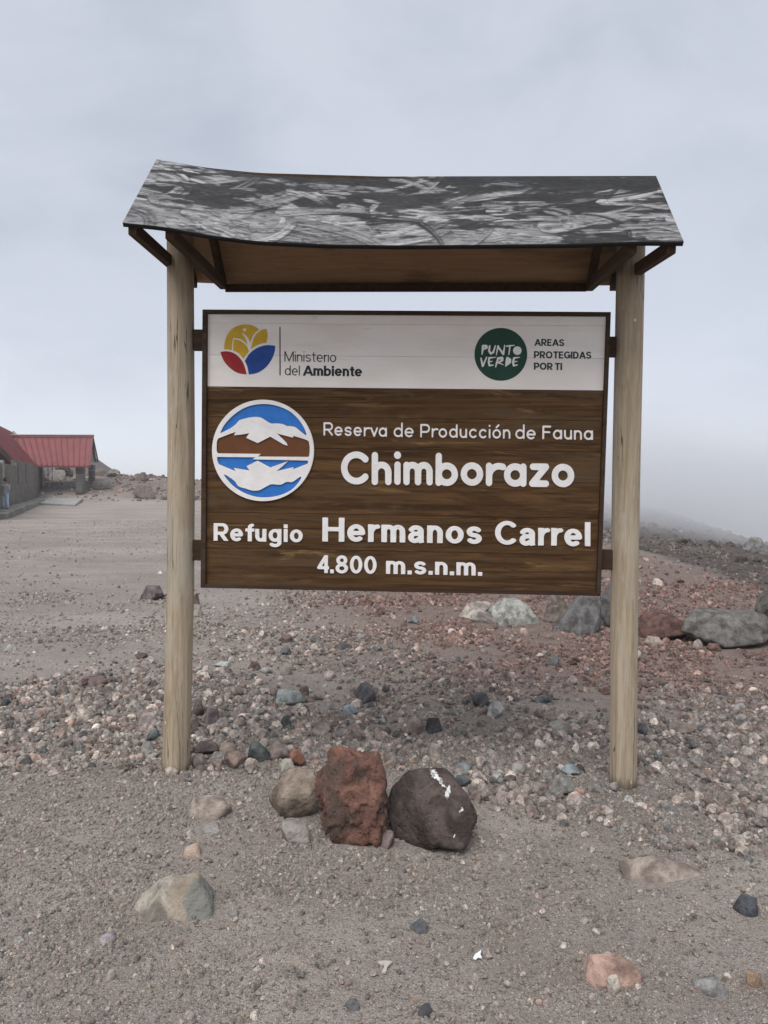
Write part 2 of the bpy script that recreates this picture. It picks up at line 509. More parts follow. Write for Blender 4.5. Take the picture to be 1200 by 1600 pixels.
STONES = [
    (-0.42,3.56,0.234,0.222,0.222,0.10,'rock','cobble',(.24,.20,.165),'rounded grey-brown rock, left of the red rock in the row of three before the signboard'),
    (-0.13,3.33,0.335,0.251,0.393,0.05,'rock','lava',(.165,.090,.070),'rust red pitted lava rock, middle of the row of three before the signboard'),
    (0.23,3.31,0.363,0.326,0.314,0.08,'rock','painted',(.085,.068,.062),'large dark brown rock with white paint splashes, right end of the row of three'),
    (-0.38,3.27,0.145,0.130,0.090,0.10,'rock','angular',(.30,.28,.26),'pale grey stone lying in front of the rounded grey-brown rock'),
    (0.04,3.61,0.123,0.111,0.085,0.10,'stone','angular',(.27,.28,.27),'grey stone wedged between the red rock and the white-splashed rock'),
    (0.24,3.29,0.126,0.114,0.021,0.10,'stone','angular',(.17,.14,.13),'brown stone tucked under the front of the white-splashed rock'),
    (0.02,3.23,0.083,0.075,0.076,0.20,'stone','angular',(.20,.16,.15),'small brown-grey stone at the right foot of the red lava rock'),
    (-0.83,3.51,0.191,0.153,0.099,0.30,'rock','angular',(.36,.31,.27),'pale beige wedge-shaped rock half sunk in grit in front of the left post'),
    (-0.79,3.36,0.148,0.148,0.018,0.50,'stone','flat',(.27,.26,.25),'flat grey stone sunk just below the pale beige wedge rock'),
    (-0.81,3.14,0.110,0.110,0.035,0.50,'stone','flat',(.36,.29,.24),'flat cream stone flush with the dirt above the large sunken rock'),
    (-0.81,2.75,0.305,0.259,0.170,0.35,'rock','ochre',(.32,.295,.255),'large sunken grey rock with an ochre patch in the left foreground'),
    (1.17,3.00,0.326,0.261,0.088,0.50,'rock','flat',(.28,.24,.21),'long low sunken grey-brown rock in the gravel right of the right post'),
    (0.75,2.34,0.171,0.120,0.100,0.40,'rock','flat',(.36,.25,.21),'flat pinkish rock sunk in the ground near the bottom right'),
    (0.74,2.27,0.043,0.039,0.053,0.10,'stone','angular',(.5,.46,.4),'small cream pointed stone touching the front of the flat pinkish rock'),
    (1.38,2.73,0.084,0.067,0.078,0.30,'stone','angular',(.09,.10,.115),'dark blue-grey stone in the grit at the right edge of the foreground'),
    (1.06,2.28,0.111,0.099,0.040,0.50,'stone','flat',(.24,.24,.24),'flat grey stone flush with the dirt in the bottom right corner'),
    (1.20,2.30,0.059,0.053,0.046,0.50,'stone','flat',(.34,.25,.18),'tan stone flush with the dirt at the right edge, beside a flat grey one'),
    (0.14,2.61,0.065,0.052,0.035,0.15,'stone','angular',(.13,.14,.15),'dark slate-coloured stone alone in the dirt in front of the three rocks'),
    (-0.08,2.19,0.047,0.042,0.026,0.30,'stone','round',(.13,.13,.135),'dark grey stone near the bottom edge, left of centre'),
    (0.14,2.16,0.046,0.042,0.032,0.30,'stone','round',(.08,.08,.085),'blackish round stone at the bottom edge, right of centre'),
    (-0.97,2.55,0.092,0.082,0.022,0.40,'stone','flat',(.29,.27,.28),'flat lilac-grey stone below and left of the large sunken rock'),
    (-0.98,2.75,0.033,0.030,0.019,0.40,'stone','flat',(.3,.26,.22),'small tan stone at the left end of the large sunken rock'),
    (-0.55,2.71,0.040,0.036,0.035,0.20,'stone','angular',(.30,.29,.28),'small grey stone just right of the large sunken rock'),
    (-0.87,2.33,0.038,0.034,0.030,0.20,'stone','round',(.36,.31,.27),'beige round stone alone in the dirt of the bottom left'),
    (1.54,8.55,0.607,0.486,0.282,0.10,'boulder','angular',(.34,.35,.33),'pale grey-green boulder below the lower right corner of the board'),
    (1.11,8.81,0.406,0.325,0.188,0.10,'boulder','angular',(.36,.33,.30),'pale beige boulder left of the pale grey-green boulder behind the sign'),
    (1.17,8.50,0.291,0.233,0.118,0.10,'rock','angular',(.27,.25,.23),'grey rock lying in front of the pale beige boulder behind the sign'),
    (1.99,8.54,0.278,0.222,0.385,0.05,'boulder','angular',(.22,.19,.17),'brown leaning boulder between the pale boulder and the dark split one'),
    (2.14,8.02,0.509,0.408,0.390,0.05,'boulder','split',(.13,.13,.13),'dark blue-grey faceted boulder just left of the right post'),
    (2.60,8.28,0.390,0.234,0.628,0.05,'boulder','angular',(.13,.13,.13),'tall grey boulder half hidden behind the right post'),
    (2.94,7.80,0.616,0.554,0.295,0.05,'boulder','slab',(.125,.075,.066),'reddish brown slab boulder overhanging a dark gap right of the right post'),
    (3.51,7.45,0.920,0.644,0.336,0.05,'boulder','round',(.145,.14,.135),'big rounded dark grey boulder at the right edge behind the sign'),
    (4.70,8.85,0.451,0.406,0.410,0.05,'boulder','round',(.10,.095,.09),'dark boulder behind the big rounded grey one, cut by the right edge'),
    (2.71,7.35,0.170,0.153,0.094,0.10,'rock','angular',(.33,.28,.24),'tan rock at the foot of the reddish slab boulder'),
    (3.21,7.11,0.134,0.121,0.069,0.10,'rock','angular',(.17,.11,.09),'brown rock in front of the big rounded grey boulder'),
    (-3.14,10.00,0.316,0.285,0.185,0.10,'rock','angular',(.13,.115,.115),'dark brown-grey rock beside the left post on the gravel yard edge'),
    (-2.42,9.51,0.131,0.118,0.179,0.10,'rock','angular',(.14,.10,.095),'small dark rock just right of the left post below the board corner'),
    (-2.26,8.88,0.160,0.160,0.144,0.10,'rock','angular',(.29,.27,.25),'pale grey rock just right of the left post, below the dark one'),
    (-0.66,5.31,0.218,0.153,0.104,0.10,'rock','slab',(.27,.30,.30),'pale blue-grey slab lying in the dirt behind the sign, left of middle'),
    (-0.59,5.44,0.094,0.084,0.103,0.10,'stone','angular',(.20,.15,.13),'brown stone leaning on the pale blue-grey slab'),
    (-0.13,5.38,0.157,0.141,0.139,0.10,'rock','angular',(.12,.12,.13),'dark grey pyramid-shaped rock behind the sign at mid width'),
    (-0.22,5.08,0.113,0.102,0.062,0.10,'stone','slab',(.26,.29,.31),'light blue-grey stone in front of the dark pyramid-shaped rock'),
    (-0.63,4.82,0.083,0.075,0.083,0.10,'stone','angular',(.10,.115,.12),'blackish pointed stone in front of the pale blue-grey slab'),
    (-0.39,4.73,0.130,0.117,0.061,0.15,'stone','angular',(.25,.21,.19),'grey-brown stone in the gravel behind the red lava rock, to its left'),
    (0.21,4.72,0.121,0.109,0.094,0.10,'stone','angular',(.23,.19,.17),'grey-brown blocky stone in the gravel behind the three rocks'),
    (0.34,4.75,0.114,0.103,0.083,0.10,'stone','angular',(.06,.06,.065),'black stone beside the grey-brown blocky one behind the three rocks'),
    (0.32,4.26,0.102,0.092,0.091,0.10,'stone','round',(.33,.30,.27),'pale round stone behind the white-splashed rock'),
    (0.78,5.03,0.117,0.105,0.094,0.10,'stone','angular',(.38,.39,.38),'whitish angular stone in the dirt behind the sign, right of middle'),
    (0.71,5.28,0.136,0.122,0.096,0.10,'stone','angular',(.10,.105,.11),'dark stone leaning against the whitish angular one'),
    (0.77,5.73,0.099,0.089,0.045,0.10,'stone','angular',(.28,.24,.22),'beige stone behind the dark and whitish pair'),
    (1.20,5.44,0.131,0.118,0.045,0.10,'stone','slab',(.11,.125,.13),'low dark slate stone in the dirt left of the right post'),
    (1.18,4.82,0.173,0.139,0.062,0.15,'stone','slab',(.25,.25,.23),'flat grey slab at the gravel edge left of the right post'),
    (1.97,4.81,0.173,0.138,0.057,0.20,'stone','slab',(.24,.20,.18),'flat grey-brown slab in the gravel right of the right post'),
    (-1.04,4.34,0.171,0.136,0.063,0.10,'rock','slab',(.14,.12,.115),'dark brown block against the right side of the left post base'),
    (-1.03,4.13,0.092,0.083,0.070,0.10,'stone','round',(.19,.16,.155),'lilac-brown stone at the foot of the left post'),
    (-0.90,4.31,0.126,0.113,0.078,0.10,'rock','angular',(.30,.25,.21),'tan rock beside the dark brown block at the left post base'),
    (-0.83,4.13,0.127,0.115,0.085,0.10,'rock','angular',(.22,.17,.145),'brown rock in front of the tan rock near the left post base'),
    (-0.94,4.14,0.100,0.090,0.048,0.10,'stone','angular',(.24,.20,.18),'grey-brown stone between the lilac-brown stone and the brown rock'),
    (-0.70,4.24,0.145,0.130,0.100,0.10,'rock','angular',(.09,.105,.105),'dark slate angular rock behind the rounded grey-brown rock'),
    (-0.60,4.27,0.124,0.112,0.102,0.10,'rock','angular',(.26,.22,.205),'pinkish grey angular rock next to the dark slate one'),
    (-0.48,4.16,0.103,0.093,0.084,0.10,'stone','angular',(.27,.14,.10),'orange-red stone behind the rounded grey-brown rock'),
    (-0.52,4.08,0.098,0.088,0.063,0.10,'stone','round',(.34,.33,.29),'pale stone behind the rounded grey-brown rock'),
    (-1.14,4.88,0.126,0.113,0.107,0.10,'rock','angular',(.17,.15,.15),'grey rock at the right of the left post, upper one of the pile'),
    (-1.26,5.00,0.090,0.081,0.113,0.05,'stone','angular',(.12,.10,.10),'dark stone touching the left post, above the pile at its base'),
    (-1.21,4.73,0.065,0.059,0.103,0.10,'stone','angular',(.22,.18,.165),'brown stone touching the left post, middle of the pile at its base'),
    (-1.42,4.53,0.109,0.098,0.061,0.10,'stone','angular',(.12,.14,.145),'dark teal-grey stone left of the left post base'),
    (-1.53,4.80,0.144,0.129,0.086,0.10,'stone','angular',(.31,.27,.255),'pinkish white rough stone left of the left post'),
    (-1.39,4.33,0.100,0.090,0.059,0.10,'stone','angular',(.23,.23,.225),'grey stone left of the left post base, below the dark teal one'),
    (-2.32,5.68,0.127,0.114,0.065,0.10,'stone','angular',(.17,.13,.12),'brown stone in the left gravel band'),
    (-2.26,5.72,0.259,0.181,0.057,0.20,'stone','slab',(.19,.15,.14),'low brown slab in the left gravel band'),
    (-2.66,5.18,0.063,0.056,0.046,0.10,'stone','angular',(.07,.085,.095),'blue-black stone at the left edge of the gravel band'),
    (-3.53,6.96,0.144,0.129,0.060,0.40,'stone','flat',(.33,.32,.30),'pale flat stone in the yard at the left edge'),
    (-2.20,6.66,0.126,0.113,0.040,0.10,'stone','slab',(.12,.085,.08),'dark red-brown stone left of the left post on the yard'),
    (-1.40,6.33,0.168,0.135,0.044,0.20,'stone','slab',(.33,.35,.34),'flat pale stone below the board near the left post'),
    (-1.10,6.29,0.119,0.107,0.060,0.10,'stone','slab',(.15,.105,.10),'brown stone right of the flat pale one below the board'),
    (-0.97,7.34,0.158,0.142,0.082,0.10,'stone','angular',(.15,.11,.105),'brown wedge stone below the board, left of middle'),
    (-0.91,6.86,0.118,0.106,0.075,0.10,'stone','angular',(.12,.12,.125),'dark grey stone just in front of the brown wedge stone'),
    (-0.38,7.12,0.171,0.154,0.057,0.10,'stone','slab',(.12,.125,.13),'dark grey stone below the board at mid width'),
    (-0.05,8.96,0.154,0.139,0.085,0.10,'stone','angular',(.13,.09,.08),'dark brown stone right below the board bottom at mid width'),
    (0.34,8.45,0.145,0.131,0.079,0.10,'stone','angular',(.16,.18,.185),'blue-grey stone right below the board bottom, right of middle'),
    (0.96,3.86,0.138,0.125,0.089,0.10,'stone','angular',(.25,.25,.235),'grey block in the gravel left of the right post base'),
    (1.06,4.09,0.105,0.095,0.053,0.10,'stone','slab',(.22,.27,.29),'blue-grey stone behind the grey block by the right post'),
    (0.77,4.07,0.084,0.076,0.067,0.10,'stone','round',(.30,.29,.27),'pale grey stone in the gravel midway from dark rock to right post'),
    (0.46,4.08,0.112,0.101,0.031,0.10,'stone','slab',(.24,.26,.26),'flat light grey stone behind the top of the white-splashed rock'),
    (0.43,3.89,0.100,0.090,0.042,0.10,'stone','angular',(.09,.10,.11),'dark grey stone right behind the white-splashed rock'),
    (1.14,3.88,0.083,0.075,0.047,0.10,'stone','angular',(.24,.23,.22),'grey stone just left of the right post base'),
    (1.24,3.87,0.047,0.042,0.050,0.10,'stone','angular',(.27,.26,.25),'small grey stone touching the right post base'),
    (1.03,3.81,0.075,0.068,0.040,0.10,'stone','round',(.30,.20,.175),'pink stone near the right post base'),
    (1.69,4.72,0.065,0.059,0.076,0.10,'stone','angular',(.10,.10,.11),'dark stone right of the right post in the gravel'),
    (1.73,5.65,0.068,0.061,0.061,0.10,'stone','slab',(.16,.09,.075),'red-brown stone just left of the right post'),
]


def put_rock(name, x, y, wd, dp, ht, emb, style, colr, label, seed, cat, group=None, level=4, rz=None, taper=.12, lean=0.0):
    th = ht / (1 - emb)
    me = rock_mesh(name, seed, (wd, dp, th), style, level, True, taper, lean)
    me.materials.append(RM.get(style, RM['plain']))
    o = bpy.data.objects.new(name, me)
    o.location = (x, y, tz(x, y) - emb * th - .004)
    if rz:
        o.rotation_euler = (0, 0, rz)
    o.color = c4(colr)
    col.objects.link(o)
    tag(o, label, cat, group)
    return o


for i, (x, y, wd, dp, ht, emb, nm, sty, colr, lab) in enumerate(STONES):
    big_ = i in (0, 1, 2, 10)
    tp, ln_ = {0: (.15, -.03), 1: (.17, .03), 2: (.30, -.15), 10: (.34, 0.0), 7: (.34, -.1), 11: (.4, 0)}.get(i, (.15, 0.0))
    if i in (10, 7, 11, 12):
        wd, ht = wd * 1.12, ht * .85
    wd *= {0: 1.16, 1: 1.12, 2: 1.10, 10: 1.15}.get(i, 1.0)
    ht *= {10: .82, 30: .85, 11: .7, 12: .72}.get(i, 1.0)
    if i == 12:
        sty = 'slab'
    tp, ln_ = {28: (.22, -.1), 30: (-.22, .1), 24: (.35, .2), 29: (.4, .1)}.get(i, (tp, ln_))
    put_rock(nm, x, y, wd, dp, ht, emb, sty, colr, lab, {1: 334, 2: 402}.get(i, 100 + i * 7), 'rock' if nm != 'stone' else 'stone', level=6 if big_ else (5 if wd > .3 else 4), taper=tp, lean=ln_)

PAL = [((.235, .205, .19), .29), ((.33, .292, .275), .24), ((.16, .135, .125), .10), ((.10, .105, .11), .08), ((.22, .165, .148), .10), ((.26, .262, .258), .11), ((.40, .365, .33), .07), ((.26, .18, .15), .012)]
PC = np.array([c for c, _ in PAL]) * np.array([1.42, 1.38, 1.34])
PW = np.array([k for _, k in PAL])
PW = PW / PW.sum()
TONE = ['brown-grey', 'light pinkish grey', 'dark brown', 'dark slate', 'reddish brown', 'blue-grey', 'pale beige', 'orange-brown']
rng = np.random.RandomState(11)
HEROES = [(s[0], s[1], max(s[2], s[3]) / 2) for s in STONES] + [(-1.153, 4.08, .075), (1.313, 3.95, .075)]


def clear(X, Y, rad, k=.75):
    ok = np.ones(len(X), bool)
    for hx, hy, hr in HEROES:
        ok &= np.hypot(X - hx, Y - hy) > hr * k + rad
    return ok


# medium stones, each one an object with a look-and-place label of its own
MARKS = [(s[0], s[1], n) for s, n in ((STONES[i], nme) for i, nme in (
    (0, 'rounded grey-brown rock'), (1, 'red lava rock'), (2, 'white-splashed dark rock'), (7, 'pale wedge-shaped rock'), (10, 'large ochre-patched sunken rock'),
    (11, 'long low sunken rock'), (12, 'flat pinkish rock'), (17, 'dark slate stone in the foreground'), (24, 'pale grey-green boulder'), (28, 'dark faceted boulder'),
    (30, 'reddish slab boulder'), (31, 'big rounded grey boulder'), (35, 'dark brown-grey yard rock'), (38, 'pale blue-grey slab'), (40, 'dark pyramid-shaped rock'),
    (47, 'whitish angular stone'), (51, 'flat grey slab'), (52, 'flat grey-brown slab'), (58, 'dark slate angular rock'), (65, 'dark teal-grey stone'),
    (69, 'low brown slab'), (73, 'flat pale stone under the board'), (75, 'brown wedge stone under the board'), (77, 'dark stone under the board centre'), (80, 'grey gravel block'), (72, 'red-brown yard stone')) if i < len(STONES))]
MARKS += [(-1.153, 4.08, 'left post base'), (1.313, 3.95, 'right post base')]
REG = [  # x range, y range, count, size range, where
    ('gravel band left of the left post', (-2.9, -1.3), (4.1, 6.3), 44, (.035, .078)),
    ('gravel between the two posts', (-1.0, 1.2), (4.0, 5.1), 48, (.045, .09)),
    ('gravel right of the right post', (1.4, 2.7), (3.5, 5.6), 34, (.035, .072)),
    ('bare dirt behind the signboard', (-1.4, 2.2), (5.0, 8.0), 62, (.06, .125)),
    ('reddish ground right of the right post', (2.3, 4.2), (5.8, 12.), 22, (.07, .17)),
    ('trodden grit of the foreground', (-1.2, 1.3), (2.2, 3.6), 12, (.022, .036)),
]
seed = 1000
used = set()
for where, xr, yr, cnt, sr in REG:
    k = tries = 0
    while k < cnt and tries < 4000:
        tries += 1
        x, y = rng.uniform(*xr), rng.uniform(*yr)
        s = sr[0] + (sr[1] - sr[0]) * rng.rand() ** 2.2
        if not clear(np.array([x]), np.array([y]), s * .5, .95)[0]:
            continue
        dm = sorted((math.hypot(x - mx_, y - my_), mx_, my_, mn) for mx_, my_, mn in MARKS)
        for _ in range(14):
            t = rng.choice(len(PC), p=PW)
            st = rng.choice(['angular', 'slab', 'round', 'angular'])
            _, mx_, my_, mn = dm[0 if _ < 9 else 1]
            dx, dy = x - mx_, y - my_
            dr = ('right of' if dx > 0 else 'left of') if abs(dx) > abs(dy) * .8 else ('behind' if dy > 0 else 'in front of')
            near_ = '' if math.hypot(dx, dy) > .9 else 'close '
            lab = '%s %s stone %s%s the %s' % (TONE[t], {'slab': 'flattish', 'round': 'rounded', 'angular': 'angular'}[st], near_, dr, mn)
            if lab not in used:
                break
        else:
            continue
        used.add(lab)
        hh = s * rng.uniform(.35, .75) * (.7 if st == 'slab' else 1)
        put_rock('stone', x, y, s, s * rng.uniform(.6, .95), hh, rng.uniform(.1, .3), st, PC[t] * rng.uniform(.92, 1.08), lab,
                 seed, 'stone', 'small loose stones on the ' + where, level=3, rz=rng.uniform(0, 6.28))
        HEROES.append((x, y, s / 2))
        seed += 1
        k += 1

# ------------------------------------------------------------------ gravel that nobody could count
peb_m, nt, p = new_mat('pebble_stone', .92, .2)
at_ = nd(nt, 'ShaderNodeAttribute', attribute_name='tint', attribute_type='INSTANCER')
co = objco(nt)
n1 = noise(nt, co, 2.6, 4, .65)
c = mixc(nt, 1.0, at_.outputs['Color'], mixc(nt, ramp(nt, n1, .3, .7), (.58, .56, .54), (1.42, 1.40, 1.36)), 'MULTIPLY')
nt.links.new(c, p.inputs['Base Color'])
bump(nt, p, noise(nt, co, 7, 4, .7), .12, .6)

pcol = bpy.data.collections.new('pebble_shapes')      # source shapes, not linked to the scene
for k in range(14):
    me = rock_mesh('pebble_shape', 500 + k, (1, .8, .62), 'pebble' if k % 5 else 'angular', 2, smooth=(k % 7 == 0))
    me.materials.append(peb_m)
    o = bpy.data.objects.new('pebble_shape', me)
    pcol.objects.link(o)

gn = bpy.data.node_groups.new('scatter_gravel', 'GeometryNodeTree')
gn.interface.new_socket('Geometry', in_out='INPUT', socket_type='NodeSocketGeometry')
gn.interface.new_socket('Geometry', in_out='OUTPUT', socket_type='NodeSocketGeometry')
gi, gout = gn.nodes.new('NodeGroupInput'), gn.nodes.new('NodeGroupOutput')
ci = nd(gn, 'GeometryNodeCollectionInfo', {'Separate Children': True, 'Reset Children': True})
ci.inputs['Collection'].default_value = pcol


def gattr(name, typ):
    n = nd(gn, 'GeometryNodeInputNamedAttribute', data_type=typ)
    n.inputs['Name'].default_value = name
    return n.outputs['Attribute']


iop = gn.nodes.new('GeometryNodeInstanceOnPoints')
gn.links.new(gi.outputs[0], iop.inputs['Points'])
gn.links.new(ci.outputs[0], iop.inputs['Instance'])
iop.inputs['Pick Instance'].default_value = True
gn.links.new(gattr('pick', 'INT'), iop.inputs['Instance Index'])
gn.links.new(gattr('rot', 'FLOAT_VECTOR'), iop.inputs['Rotation'])
gn.links.new(gattr('size', 'FLOAT_VECTOR'), iop.inputs['Scale'])
gn.links.new(iop.outputs[0], gout.inputs[0])


def scatter(name, X, Y, S, label, dark=None, sink=.3, soft=.15):
    n = len(X)
    rs = np.random.RandomState(n)
    Z = terrain(X, Y)
    sc3 = np.c_[S, S, S] * rs.uniform(.7, 1.2, (n, 3))
    tint = PC[rs.choice(len(PC), n, p=PW)] * np.exp(rs.normal(.05, .36, n)).clip(.4, 2.1)[:, None]
    tint = tint * (1 - soft) + np.array([.50, .455, .41]) * soft
    if dark is not None:
        tint = tint * dark[:, None]
    red = red_mask(X, Y)[:, None]
    tint = tint * (1 - red * np.array([.18, .36, .38]))
    me = bpy.data.meshes.new(name)
    me.vertices.add(n)
    me.vertices.foreach_set('co', np.c_[X, Y, Z - S * sink].ravel())
    for an, ty, val in (('size', 'FLOAT_VECTOR', sc3), ('rot', 'FLOAT_VECTOR', np.c_[rs.uniform(-.35, .35, n), rs.uniform(-.35, .35, n), rs.uniform(0, 6.28, n)])):
        a = me.attributes.new(an, ty, 'POINT')
        a.data.foreach_set('vector', val.astype(np.float32).ravel())
    a = me.attributes.new('pick', 'INT', 'POINT')
    a.data.foreach_set('value', rs.randint(0, 14, n).astype(np.int32))
    a = me.attributes.new('tint', 'FLOAT_COLOR', 'POINT')
    a.data.foreach_set('color', np.c_[tint, np.ones(n)].astype(np.float32).ravel())
    o = link(name, me)
    m = o.modifiers.new('scatter', 'NODES')
    m.node_group = gn
    tag(o, label, kind='stuff')
    return o


def cand(n, y0, y1, ks=.66, pad=.7, seed=0, power=1.0):
    """points in a wedge ahead, denser close up when power > 1"""
    rs = np.random.RandomState(seed)
    Y = y0 + (y1 - y0) * rs.rand(n) ** power
    # uniform per area: keep with probability ~ width
    X = rs.uniform(-1, 1, n) * (ks * Y + pad)
    keep = rs.rand(n) < (ks * Y + pad) / (ks * y1 + pad)
    return X[keep], Y[keep], rs


# fine grit, whole near ground
X, Y, rs = cand(230000, 1.5, 4.6, seed=1)
pn = fbm(np.c_[X, Y] * 1.6, 41, 3) + .5 * fbm(np.c_[X, Y] * 6, 42, 2)
keep = rs.rand(len(X)) < np.clip(.34 + 1.1 * pn + .5 * band_mask(X, Y), .05, 1)
X, Y = X[keep], Y[keep]
S = np.exp(rs.normal(math.log(.0088), .50, len(X))).clip(.004, .034)
k = clear(X, Y, 0, .7)
scatter('fine_grit', X[k], Y[k], S[k], 'fine grit and tiny pebbles strewn over the trodden foreground', sink=.12, soft=.45)
X, Y, rs = cand(15000, 1.7, 4.2, seed=12)
keep = rs.rand(len(X)) < np.clip(.5 + .9 * fbm(np.c_[X, Y] * 1.3, 47, 3), .08, 1)
X, Y = X[keep], Y[keep]
S = np.exp(rs.normal(math.log(.0145), .36, len(X))).clip(.008, .034)
k = clear(X, Y, S * .3, .8)
scatter('loose_pebbles', X[k], Y[k], S[k], 'loose pale pebbles dotted over the trodden foreground', sink=.0, soft=.3)
# gravel band
X, Y, rs = cand(150000, 2.9, 7.4, seed=2)
keep = rs.rand(len(X)) < band_mask(X, Y) * np.clip(.62 + 1.1 * fbm(np.c_[X, Y] * 1.6, 43, 3), .10, 1) * .66
X, Y = X[keep], Y[keep]
S = np.exp(rs.normal(math.log(.029), .52, len(X))).clip(.009, .085)
k = clear(X, Y, S * .3, .8)
scatter('gravel_band', X[k], Y[k], S[k], 'loose pinkish grey gravel lying in a band around the post bases', sink=.1)
# ground behind the sign
X, Y, rs = cand(150000, 4.4, 10.5, seed=3)
ym = yard_mask(X, Y)
keep = rs.rand(len(X)) < np.clip(.38 + 1.0 * fbm(np.c_[X, Y] * 1.3, 44, 3), .08, 1) * (1 - .15 * ym)
X, Y = X[keep], Y[keep]
S = np.exp(rs.normal(math.log(.023), .58, len(X))).clip(.008, .085) * (1 - .35 * yard_mask(X, Y))
k = clear(X, Y, S * .3, .8)
scatter('scattered_pebbles', X[k], Y[k], S[k], 'pebbles and chips scattered over the dirt behind the signboard', sink=.12)
# further out
X, Y, rs = cand(70000, 9.5, 32, seed=4, power=1.3)
ym = yard_mask(X, Y)
keep = rs.rand(len(X)) < np.clip(.55 + .8 * fbm(np.c_[X, Y] * .6, 45, 3), .1, 1) * (1 - .4 * ym)
X, Y = X[keep], Y[keep]
S = np.exp(rs.normal(math.log(.042), .5, len(X))).clip(.015, .17) * (1 - .5 * yard_mask(X, Y))
scatter('distant_stones', X, Y, S, 'stones scattered over the far reddish and grey ground', dark=.9 - .45 * dark_mask(X, Y), sink=.1)
# slope on the right and the bank on the left
rs = np.random.RandomState(6)
n = 5200
X, Y = rs.uniform(6, 46, n), rs.uniform(18, 75, n)
S = np.exp(rs.normal(math.log(.13), .6, n)).clip(.05, .8)
scatter('slope_stones', X, Y, S, 'dark stones strewn over the misty slope at the right', dark=np.full(n, .42), sink=.15)
n = 3800
X, Y = rs.uniform(-62, -6, n), rs.uniform(66, 92, n)
keep = sst(Y + 2.5 * vn(np.c_[X, Y] * .07, 3), 65, 70) * rs.rand(n) > .25
X, Y = X[keep], Y[keep]
S = np.exp(rs.normal(math.log(.26), .5, len(X))).clip(.10, .75)
scatter('bank_stones', X, Y, S, 'stones covering the brown bank beyond the yard', dark=np.full(len(X), .62), sink=.15)

# ------------------------------------------------------------------ signboard materials
def wood_mat(name, cols, axis='Z', rough=.8, cracks=True, scale=1.0, patch=None):
    m, nt, p = new_mat(name, rough, .12)
    co = objco(nt)
    oi = rnd(nt)
    sh = nd(nt, 'ShaderNodeVectorMath', {0: co, 1: nd(nt, 'ShaderNodeCombineXYZ', {0: mth(nt, 'MULTIPLY', oi, 13.), 1: mth(nt, 'MULTIPLY', oi, 7.), 2: mth(nt, 'MULTIPLY', oi, 5.)}).outputs[0]}, operation='ADD').outputs[0]
    st = {'Z': (1, 1, .05), 'X': (.05, 1, 1), 'Y': (1, .05, 1)}[axis]
    v = mapping(nt, sh, tuple(k * scale for k in st))
    g1 = noise(nt, v, 28, 6, .65, 1.2)
    g2 = noise(nt, v, 110, 5, .7, .6)
    blot = noise(nt, mapping(nt, sh, tuple((.3 if k < 1 else 1) for k in st)), 3.6, 6, .68, .8)
    c = mixc(nt, ramp(nt, g1, .24, .78), cols[0], cols[1])
    c = mixc(nt, ramp(nt, blot, .50, .64, 0, .9), c, cols[2])
    c = mixc(nt, ramp(nt, blot, .30, .44, .6, 0), c, cols[0])
    c = mixc(nt, ramp(nt, g2, .5, .75, 0, .5), c, tuple(k * .45 for k in cols[0]))
    if patch:
        pk = noise(nt, mapping(nt, sh, tuple((.22 if k < 1 else 1.6) for k in st)), 9, 5, .65, 1.0)
        c = mixc(nt, ramp(nt, pk, .58, .74, 0, .8), c, patch)
    if cracks:
        cv = noise(nt, mapping(nt, sh, tuple((.035 if k < 1 else 1) for k in st)), 22, 3, .5, .4)
        cr = ramp(nt, mth(nt, 'ABSOLUTE', mth(nt, 'SUBTRACT', cv, .5)), .0, .010, 1, 0)
        gate = ramp(nt, noise(nt, mapping(nt, sh, tuple((.3 if k < 1 else 1) for k in st), (4, 2, 1)), 6, 2, .5), .47, .56)
        cr = mth(nt, 'MULTIPLY', cr, gate)
        c = mixc(nt, mth(nt, 'MULTIPLY', cr, .85), c, (.03, .022, .015))
        hh = mth(nt, 'SUBTRACT', mth(nt, 'MULTIPLY', g2, .4), cr)
    else:
        hh = g2
    nt.links.new(c, p.inputs['Base Color'])
    bump(nt, p, hh, .004, .7)
    return m


post_m, nt, p = wood_mat('weathered_post', ((.30, .225, .148), (.51, .428, .318), (.43, .375, .295)), 'Z'), None, None
nt = post_m.node_tree
p = nt.nodes['Principled BSDF']
src = p.inputs['Base Color'].links[0].from_socket
co = objco(nt)
spk = nd(nt, 'ShaderNodeTexVoronoi', {'Scale': 7.0, 'Vector': mapping(nt, co, (1.3, 1.3, .8))})
dot = mth(nt, 'LESS_THAN', spk.outputs['Distance'], .055)
c = mixc(nt, mth(nt, 'MULTIPLY', dot, .8), src, (.70, .66, .58))
zz = nd(nt, 'ShaderNodeSeparateXYZ', {0: co}).outputs[2]
rot_ = mth(nt, 'MULTIPLY', ramp(nt, mth(nt, 'ADD', zz, mth(nt, 'MULTIPLY', noise(nt, mapping(nt, co, (1, 1, .15)), 45, 3, .6), .12)), .04, .12, 1, 0), .75)
c = mixc(nt, rot_, c, (.055, .045, .035))
c = mixc(nt, ramp(nt, zz, 2.45, 2.95, 0, .55), c, (.07, .04, .02))      # blends to dark brown towards the top
nt.links.new(c, p.inputs['Base Color'])

